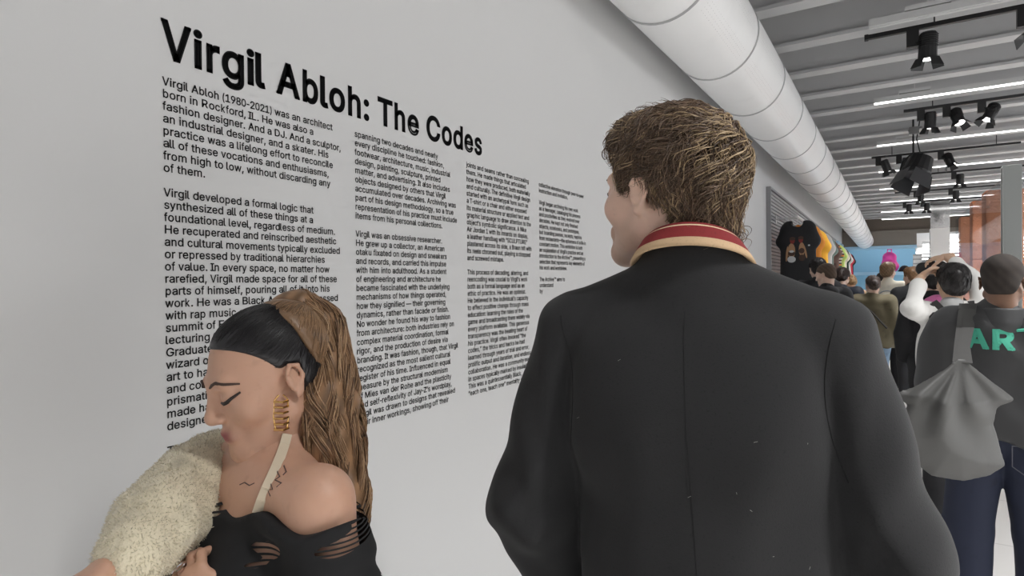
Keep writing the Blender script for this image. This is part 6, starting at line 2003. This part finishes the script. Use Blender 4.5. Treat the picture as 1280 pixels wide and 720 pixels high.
for q in 'LR':
    V, F = polygonise(shoe_prims(dict(JM, s=1.04), q), 0.008, 1)
    npmesh('shoe', V, F, M_shoe, man)

# ---------------------------------------------------------------- the woman walking past
wn = at(338, 585, 0.97)
WH = 172.0
wpos = (wn.x, wn.y)
wom = empty('person', (wpos[0], wpos[1], 0), math.radians(WH))
tag(wom, 'woman with a caramel ponytail and torn black off-shoulder knit walking past the wall', 'person')
RW = Matrix.Rotation(math.radians(-WH), 3, 'Z')


def wl(u, v, D):
    return loc_of(at(u, v, D), wpos, RW)


s = 0.90
JW = skeleton(s, 0.07, 0.08)
JW['head'] = wl(336, 475, 0.985)
JW['shL'] = v3((-0.152, 0.005, 1.262))
JW['shR'] = v3((0.150, 0.015, 1.25))
JW['elL'] = wl(432, 770, 0.86)
JW['wrL'] = wl(282, 772, 0.82)
JW['elR'] = wl(208, 648, 0.88)
JW['wrR'] = wl(150, 702, 0.78)
MW = rotm(-5, -17, 4)
HW = 0.93
bpW = body_prims(JW, MW, [])
bpW += [el((-0.065, 0.085, 1.12), (0.062, 0.055, 0.062), None, 0.04), el((0.065, 0.085, 1.12), (0.062, 0.055, 0.062), None, 0.04),
        rc((-0.012, 0.052, 1.245), (-0.125, 0.045, 1.278), 0.010, 0.010, 0.02), rc((0.012, 0.052, 1.245), (0.125, 0.05, 1.285), 0.010, 0.010, 0.02)]
for p in bpW[4:5]:
    p['ra'], p['rb'] = 0.047, 0.044
parts = [polygonise(bpW, 0.006, 1)]
hpW = head_prims(jaw=0.85, nose=0.985, lip=0.0035)
hdW = moved(hpW, JW['head'], MW, HW) + [rc(JW['neck'] - v3((0, 0, 0.03)), JW['head'] + MW @ v3((0, -0.022, -0.05)) * HW, 0.0475, 0.0445, 0.03)]
parts.append(polygonise(hdW, 0.003, 1))
hLw = (JW['wrL'], wl(215, 700, 0.84) - JW['wrL'], v3((0.2, -0.8, -0.3)), v3((0.1, -0.3, -0.9)), (0.75, 0.8, 0.85, 0.9), 0.9)
hRw = (JW['wrR'], wl(112, 722, 0.76) - JW['wrR'], v3((-0.3, -0.5, -0.6)), v3((-0.5, 0.3, 0.6)), (0.7, 0.8, 0.85, 0.9), 0.82)
for h in (hLw, hRw):
    parts.append(polygonise(hand_prims(*h), 0.0035, 1))
V, F = join(parts)
WSK = (0.54, 0.315, 0.22)
npmesh('body', V, F, M_skin, wom, True, put_col(V, None, JW['head'], MW, HW, WSK, (0.27, 0.07, 0.075)))
bvw2 = BVHTree.FromPolygons([tuple(map(float, v)) for v in V], [tuple(map(int, f)) for f in F])
cam_l = loc_of(CAMP, wpos, RW)


def cast(u, v, off=0.0015, bv=None):
    d = Vector([float(q) for q in (wl(u, v, 1.0) - cam_l)]).normalized()
    h = (bv or bvw2).ray_cast(Vector([float(q) for q in cam_l]), d)
    return (h[0] + h[1] * off) if h[0] else None


for sg in (-1, 1):
    face_line(bvw2, JW['head'], MW, HW, [(sg * x, z) for x, z in ((0.014, 0.029), (0.024, 0.034), (0.036, 0.037), (0.048, 0.032), (0.055, 0.024))], 0.0028, 'eyebrow', mat('dark brow hair', (0.055, 0.03, 0.022), 0.7), wom)
    face_line(bvw2, JW['head'], MW, HW, [(sg * x, z) for x, z in ((0.018, -0.001), (0.025, -0.0005), (0.033, -0.001), (0.042, 0.001), (0.048, 0.0055), (0.056, 0.011))], 0.0034, 'eyelashes', M_lash, wom)

# slick black hair drawn back to a high ponytail
SP_ = [el((0, -0.015, 0.050), (0.0795, 0.100, 0.084)), el((0, -0.055, 0.0), (0.066, 0.055, 0.06), None, 0.03),
       fn((-0.2, -0.3, -0.4), (0.2, 0.2, 0.3), lambda x, y, z: -(y - 0.014 - 0.66 * z + 0.6 * x * x * 8) * 0.8, 0.006, '-'),
       fn((-0.2, -0.045, -0.3), (0.2, 0.2, 0.045), lambda x, y, z: np.maximum(-0.032 - y, z - 0.022) + 0 * x, 0.008, '-')]
SW = moved(SP_, JW['head'], MW, HW)
V, F = polygonise(SW, 0.0032, 1)
Lw = ((V - JW['head']) @ MW) / HW
cc = v3((0.012, 0.011, 0.013))[None] * (1 + 0.3 * np.sin(Lw[:, :1] * 500 + Lw[:, 2:] * 60))
hw_o = npmesh('hair', V, F, hair_mat('sleek black hair', 0.33), wom, True, cc)
PT = [(352, 388, 1.03, 0.024), (376, 384, 1.045, 0.030), (400, 408, 1.045, 0.040), (406, 455, 1.035, 0.044), (406, 505, 1.02, 0.052), (416, 560, 1.0, 0.046), (430, 620, 0.98, 0.036), (440, 680, 0.97, 0.020), (440, 712, 0.965, 0.010)]
C = [(wl(u, v, D), r) for u, v, D, r in PT]
TP = [rc(C[i][0], C[i + 1][0], C[i][1], C[i + 1][1], 0.02) for i in range(len(C) - 1)]
V, F = polygonise(TP, 0.0045, 1, wob(33, 45, 0.003, 8))
cc = v3((0.24, 0.135, 0.07))[None] * (1 + 0.35 * np.sin(V[:, :1] * 190 + V[:, 1:2] * 150 + V[:, 2:] * 60))
pt_o = npmesh('ponytail', V, F, M_hair, wom, True, cc)
Nn = 3800
m = 16
path = np.array([c for c, _ in C], dtype=np.float32)
rad = np.array([r for _, r in C], dtype=np.float32)
tt = np.linspace(0, len(C) - 1.001, 60)
pp = np.stack([np.interp(tt, np.arange(len(C)), path[:, i]) for i in range(3)], 1)
pr = np.interp(tt, np.arange(len(C)), rad)
st = rs.uniform(0, 0.62, Nn)
en = np.clip(st + rs.uniform(0.22, 0.45, Nn), 0, 1)
ang = rs.uniform(0, 6.28, Nn)
rho = rs.uniform(0.96, 1.10, Nn)
q = st[:, None] + (en - st)[:, None] * np.linspace(0, 1, m)[None]
ctr = np.stack([np.interp(q * 59, np.arange(60), pp[:, i]) for i in range(3)], -1)
rr = np.interp(q * 59, np.arange(60), pr)
tan = np.gradient(ctr, axis=1)
tan /= np.linalg.norm(tan, axis=2, keepdims=True) + 1e-9
A = np.cross(tan, v3((0.2, 1, 0.1)))
A /= np.linalg.norm(A, axis=2, keepdims=True) + 1e-9
B = np.cross(tan, A)
clump = np.floor(ang * 5) * 2.1 + rs.normal(0, 0.3, Nn)
aa = ang[:, None] + 0.32 * np.sin(q * 11 + clump[:, None]) + 0.8 * q
rw = rr * (rho[:, None] + 0.09 * np.sin(q * 20 + clump[:, None] * 1.7))
lines = ctr + (A * np.cos(aa)[..., None] + B * np.sin(aa)[..., None]) * rw[..., None]
lines = lines + (A * np.sin(q * 34 + clump[:, None])[..., None] + B * np.cos(q * 29 + clump[:, None] * 1.3)[..., None]) * (0.0065 * np.clip(q - 0.15, 0, 0.6) / 0.6)[..., None]
ton = rs.uniform(0, 1, (Nn, 1))
colr = np.where(ton > 0.6, v3((0.46, 0.29, 0.165))[None], np.where(ton > 0.25, v3((0.29, 0.165, 0.085))[None], v3((0.14, 0.075, 0.04))[None]))
strands('ponytail_locks', lines, rs.uniform(0.0005, 0.0012, Nn), colr, M_hair, pt_o)
# combed strands lie over the sleek hair and run to the tie
TIE = v3((-0.005, -0.092, 0.098))


def comb(P, T, u):
    D = TIE - P
    return D / (np.linalg.norm(D, axis=1, keepdims=True) + 1e-3)


BK = [el((0, -0.045, 0.045), (0.083, 0.085, 0.088)), fn((-0.2, -0.3, -0.4), (0.2, 0.2, 0.3), lambda x, y, z: -(y + 0.052 - 0.25 * (z - 0.05)) + 0 * x, 0.006, '-')]
for pr_, par, nS, c0, w_ in ((SP_, hw_o, 2600, (0.014, 0.012, 0.013), 0.0007), (BK, pt_o, 2400, (0.27, 0.16, 0.085), 0.0011)):
    Vq, Fq = polygonise(pr_, 0.006, 1)
    keep = sdf_at(moved(head_prims(False), (0, 0, 0), np.eye(3)), Vq) > -0.004
    ro = Vq[rs.choice(np.where(keep)[0], nS)]
    dd = np.linalg.norm(TIE - ro, axis=1)
    ls = grow(pr_, ro, comb(ro, None, 0), np.clip(dd * rs.uniform(0.5, 0.95, nS), 0.01, 0.14), 8, np.full(nS, 0.0012, dtype=np.float32), np.full(nS, 0.0012), np.full(nS, 0.6), rs.uniform(0, 6.28, nS), comb)
    wq = JW['head'] + (ls.reshape(-1, 3) * HW) @ MW.T
    strands('combed_strands', wq.reshape(ls.shape), rs.uniform(0.4, 1.0, nS) * w_, v3(c0)[None] * rs.uniform(0.6, 1.5, (nS, 1)), M_hair, par)
# band of hair swept over the back of the head into the tail
V, F = polygonise(moved(BK, JW['head'], MW, HW), 0.004, 1, wob(41, 80, 0.0015, 6))
npmesh('swept_back_hair', V, F, M_hair, wom, True, np.repeat(v3((0.2, 0.115, 0.06))[None], len(V), 0))

# gold earring: a ladder of small bars between two hoops
M_gold = mat('polished gold', (0.80, 0.52, 0.20), 0.22, metal=1.0)
ec = cast(350, 497, 0.004)
ec = ec if ec else Vector([float(q) for q in wl(350, 497, 0.92)])
er = bpy.data.objects.new('earring', None); COL.objects.link(er); er.parent = wom; er.location = ec
er['label'] = 'gold ladder earring hanging from the ear'
ax = Vector((0.35, 0.94, 0))
for sgn in (-1, 1):
    b = MB()
    b.tube([ax * (sgn * 0.003) + Vector((0, 0, 0.004)), ax * (sgn * 0.010) + Vector((0, 0, -0.004)), ax * (sgn * 0.0115) + Vector((0, 0, -0.03)), ax * (sgn * 0.008) + Vector((0, 0, -0.052))], 0.0013, 8)
    b.build('side_rail', M_gold, er, smooth=True)
for i in range(6):
    b = MB()
    z = -0.006 - i * 0.0088
    b.tube([ax * -0.011 + Vector((0, 0, z)), Vector((-0.006, 0, z - 0.001)), ax * 0.011 + Vector((0, 0, z))], 0.0019, 8)
    b.build('bar', M_gold, er, smooth=True)

# the torn black knit, off the shoulders
def knit_mat():
    m = bpy.data.materials.new('torn black knit'); m.use_nodes = True
    nt = m.node_tree
    p = nt.nodes['Principled BSDF']
    p.inputs['Base Color'].default_value = (0.008, 0.008, 0.009, 1)
    p.inputs['Roughness'].default_value = 0.9
    tc = nt.nodes.new('ShaderNodeTexCoord')
    mp = nt.nodes.new('ShaderNodeMapping'); mp.inputs['Scale'].default_value = (5.5, 5.5, 19); mp.inputs['Rotation'].default_value = (0.0, 0.25, 0)
    nz = nt.nodes.new('ShaderNodeTexNoise'); nz.inputs['Scale'].default_value = 1.0; nz.inputs['Detail'].default_value = 1.5
    nt.links.new(tc.outputs['Object'], mp.inputs[0]); nt.links.new(mp.outputs[0], nz.inputs['Vector'])
    g = nt.nodes.new('ShaderNodeMath'); g.operation = 'GREATER_THAN'; g.inputs[1].default_value = 0.50
    nt.links.new(nz.outputs['Fac'], g.inputs[0])
    sx = nt.nodes.new('ShaderNodeSeparateXYZ'); nt.links.new(tc.outputs['Object'], sx.inputs[0])
    ml = nt.nodes.new('ShaderNodeMath'); ml.operation = 'MULTIPLY'; ml.inputs[1].default_value = 900
    nt.links.new(sx.outputs['Z'], ml.inputs[0])
    sn = nt.nodes.new('ShaderNodeMath'); sn.operation = 'SINE'; nt.links.new(ml.outputs[0], sn.inputs[0])
    th = nt.nodes.new('ShaderNodeMath'); th.operation = 'LESS_THAN'; th.inputs[1].default_value = 0.35
    nt.links.new(sn.outputs[0], th.inputs[0])
    mu = nt.nodes.new('ShaderNodeMath'); mu.operation = 'MULTIPLY'
    nt.links.new(g.outputs[0], mu.inputs[0]); nt.links.new(th.outputs[0], mu.inputs[1])
    iv = nt.nodes.new('ShaderNodeMath'); iv.operation = 'SUBTRACT'; iv.inputs[0].default_value = 1.0
    nt.links.new(mu.outputs[0], iv.inputs[1])
    nt.links.new(iv.outputs[0], p.inputs['Alpha'])
    return m


KP = [rc((0, 0, 0.86), JW['waist'], 0.125, 0.122, 0.04, (1, 0.72, 1)), rc(JW['waist'], JW['chest'], 0.122, 0.142, 0.04, (1, 0.70, 1)),
      el((-0.065, 0.088, 1.12), (0.07, 0.062, 0.07), None, 0.04), el((0.065, 0.088, 1.12), (0.07, 0.062, 0.07), None, 0.04), rc(JW['chest'], JW['neck'] - v3((0, 0, 0.04)), 0.136, 0.075, 0.04, (1, 0.68, 1)),
      rc(JW['shL'], JW['elL'], 0.062, 0.060, 0.03), rc(JW['elL'], JW['elL'] + (JW['wrL'] - JW['elL']) * 0.8, 0.056, 0.045, 0.02), rc(JW['shR'], JW['elR'], 0.056, 0.05, 0.03),
      rc(JW['shL'], JW['shR'], 0.062, None, 0.04),
      fn((-1, -1, 1.0), (1, 1, 2), lambda x, y, z: (1.243 + 0.010 * np.sin(x * 45) + 0.05 * np.clip(-y, 0, 0.2) * 0.5) - z, 0.006, '-'),
      fn((-1, -1, 0), (1, 1, 0.82), lambda x, y, z: (z - 0.80) + 0 * x + 0 * y, 0.01, '-')]
V, F = polygonise(KP, 0.005, 1, wob(55, 60, 0.0025, 8, (2, 2, 0.6)))
npmesh('torn_knit_top', V, F, knit_mat(), wom)

# cream strap across the collarbone
b = MB()
pts = [p for p in (cast(u, v, 0.003) for u, v in ((358, 542), (356, 556), (352, 570), (347, 584), (341, 598), (335, 612), (329, 626), (324, 640))) if p]
cd_ = Vector([float(q) for q in cam_l])
for p, q in zip(pts[:-1], pts[1:]):
    d = (q - p)
    n = (cd_ - p).normalized()
    side = d.cross(n).normalized() * 0.0075
    b.obox((p + q) / 2, side, n * 0.0016, d * 0.55)
b.build('halter_strap', mat('cream strap cloth', (0.66, 0.56, 0.42), 0.8), wom)
# small inked script on the skin
b = MB()
for ln_ in (((346, 588), (350, 596), (344, 600), (352, 604), (346, 609)), ((338, 603), (341, 612), (335, 612), (338, 620)), ((300, 606), (306, 603), (312, 607), (318, 604)), ((355, 582), (358, 590), (354, 594))):
    pts = [p for p in (cast(u, v, 0.0004) for u, v in ln_) if p]
    if len(pts) > 1:
        b.tube(pts, 0.0009, 4)
b.build('tattoo', mat('skin ink', (0.10, 0.065, 0.06), 0.6), wom)

# the cream fleece jacket over her far arm
M_fleece = mat('cream fleece', (0.62, 0.56, 0.42), 0.95, noise=(24, 0.2), bump=(260, 0.5, 0.003), sheen=0.4)
FP = [(wl(304, 566, 1.11), 0.047), (wl(270, 583, 1.07), 0.054), (wl(238, 612, 0.97), 0.064), (wl(205, 648, 0.88), 0.060), (wl(168, 690, 0.80), 0.047)]
FPp = [rc(FP[i][0], FP[i + 1][0], FP[i][1], FP[i + 1][1], 0.03) for i in range(len(FP) - 1)]
FPp += [rc(FP[1][0], wl(262, 640, 1.02), 0.05, 0.04, 0.03), rc(wl(262, 640, 1.02), wl(230, 690, 0.93), 0.045, 0.04, 0.03)]
V, F = polygonise(FPp, 0.005, 1, wob(66, 48, 0.0035, 9))
fl = npmesh('fleece_jacket', V, F, M_fleece, wom)
Nf = 17000
ri = rs.choice(len(V), Nf)
g_ = sdf_grad(FPp, V[ri])
dirn = g_ + rs.normal(0, 0.5, (Nf, 3)).astype(np.float32) + v3((0, 0, -0.25))[None]
dirn /= np.linalg.norm(dirn, axis=1, keepdims=True)
tq = np.linspace(0, 1, 3).astype(np.float32)
lf = V[ri][:, None, :] + dirn[:, None, :] * tq[None, :, None] * rs.uniform(0.003, 0.006, Nf)[:, None, None]
o = strands('fleece_pile', lf, rs.uniform(0.0003, 0.0006, Nf), v3((0.70, 0.64, 0.50))[None] * rs.uniform(0.85, 1.15, (Nf, 1)), hair_mat('fleece fibre', 0.9), fl)
o['kind'] = 'stuff'
V, F = polygonise([p for p in trouser_prims(JW, 0.012, 1.05)], 0.010, 1, wob(88, 18, 0.003))
npmesh('trousers', V, F, M_blackcloth, wom)
for q in 'LR':
    V, F = polygonise(shoe_prims(JW, q), 0.008, 1)
    npmesh('shoe', V, F, M_shoe, wom)
# finger ring
rg = JW['wrL'] + (hLw[1] / np.linalg.norm(hLw[1])) * 0.098
b = MB()
fdir = Vector([float(q) for q in hLw[1]]).normalized()
u1 = fdir.orthogonal().normalized()
u2 = fdir.cross(u1)
cr = Vector([float(q) for q in rg])
b.tube([cr + (u1 * math.cos(a) + u2 * math.sin(a)) * 0.0095 for a in np.linspace(0, 6.2832, 21)], 0.0016, 6)
b.build('finger_ring', mat('silver', (0.75, 0.75, 0.76), 0.2, metal=1.0), wom, smooth=True)
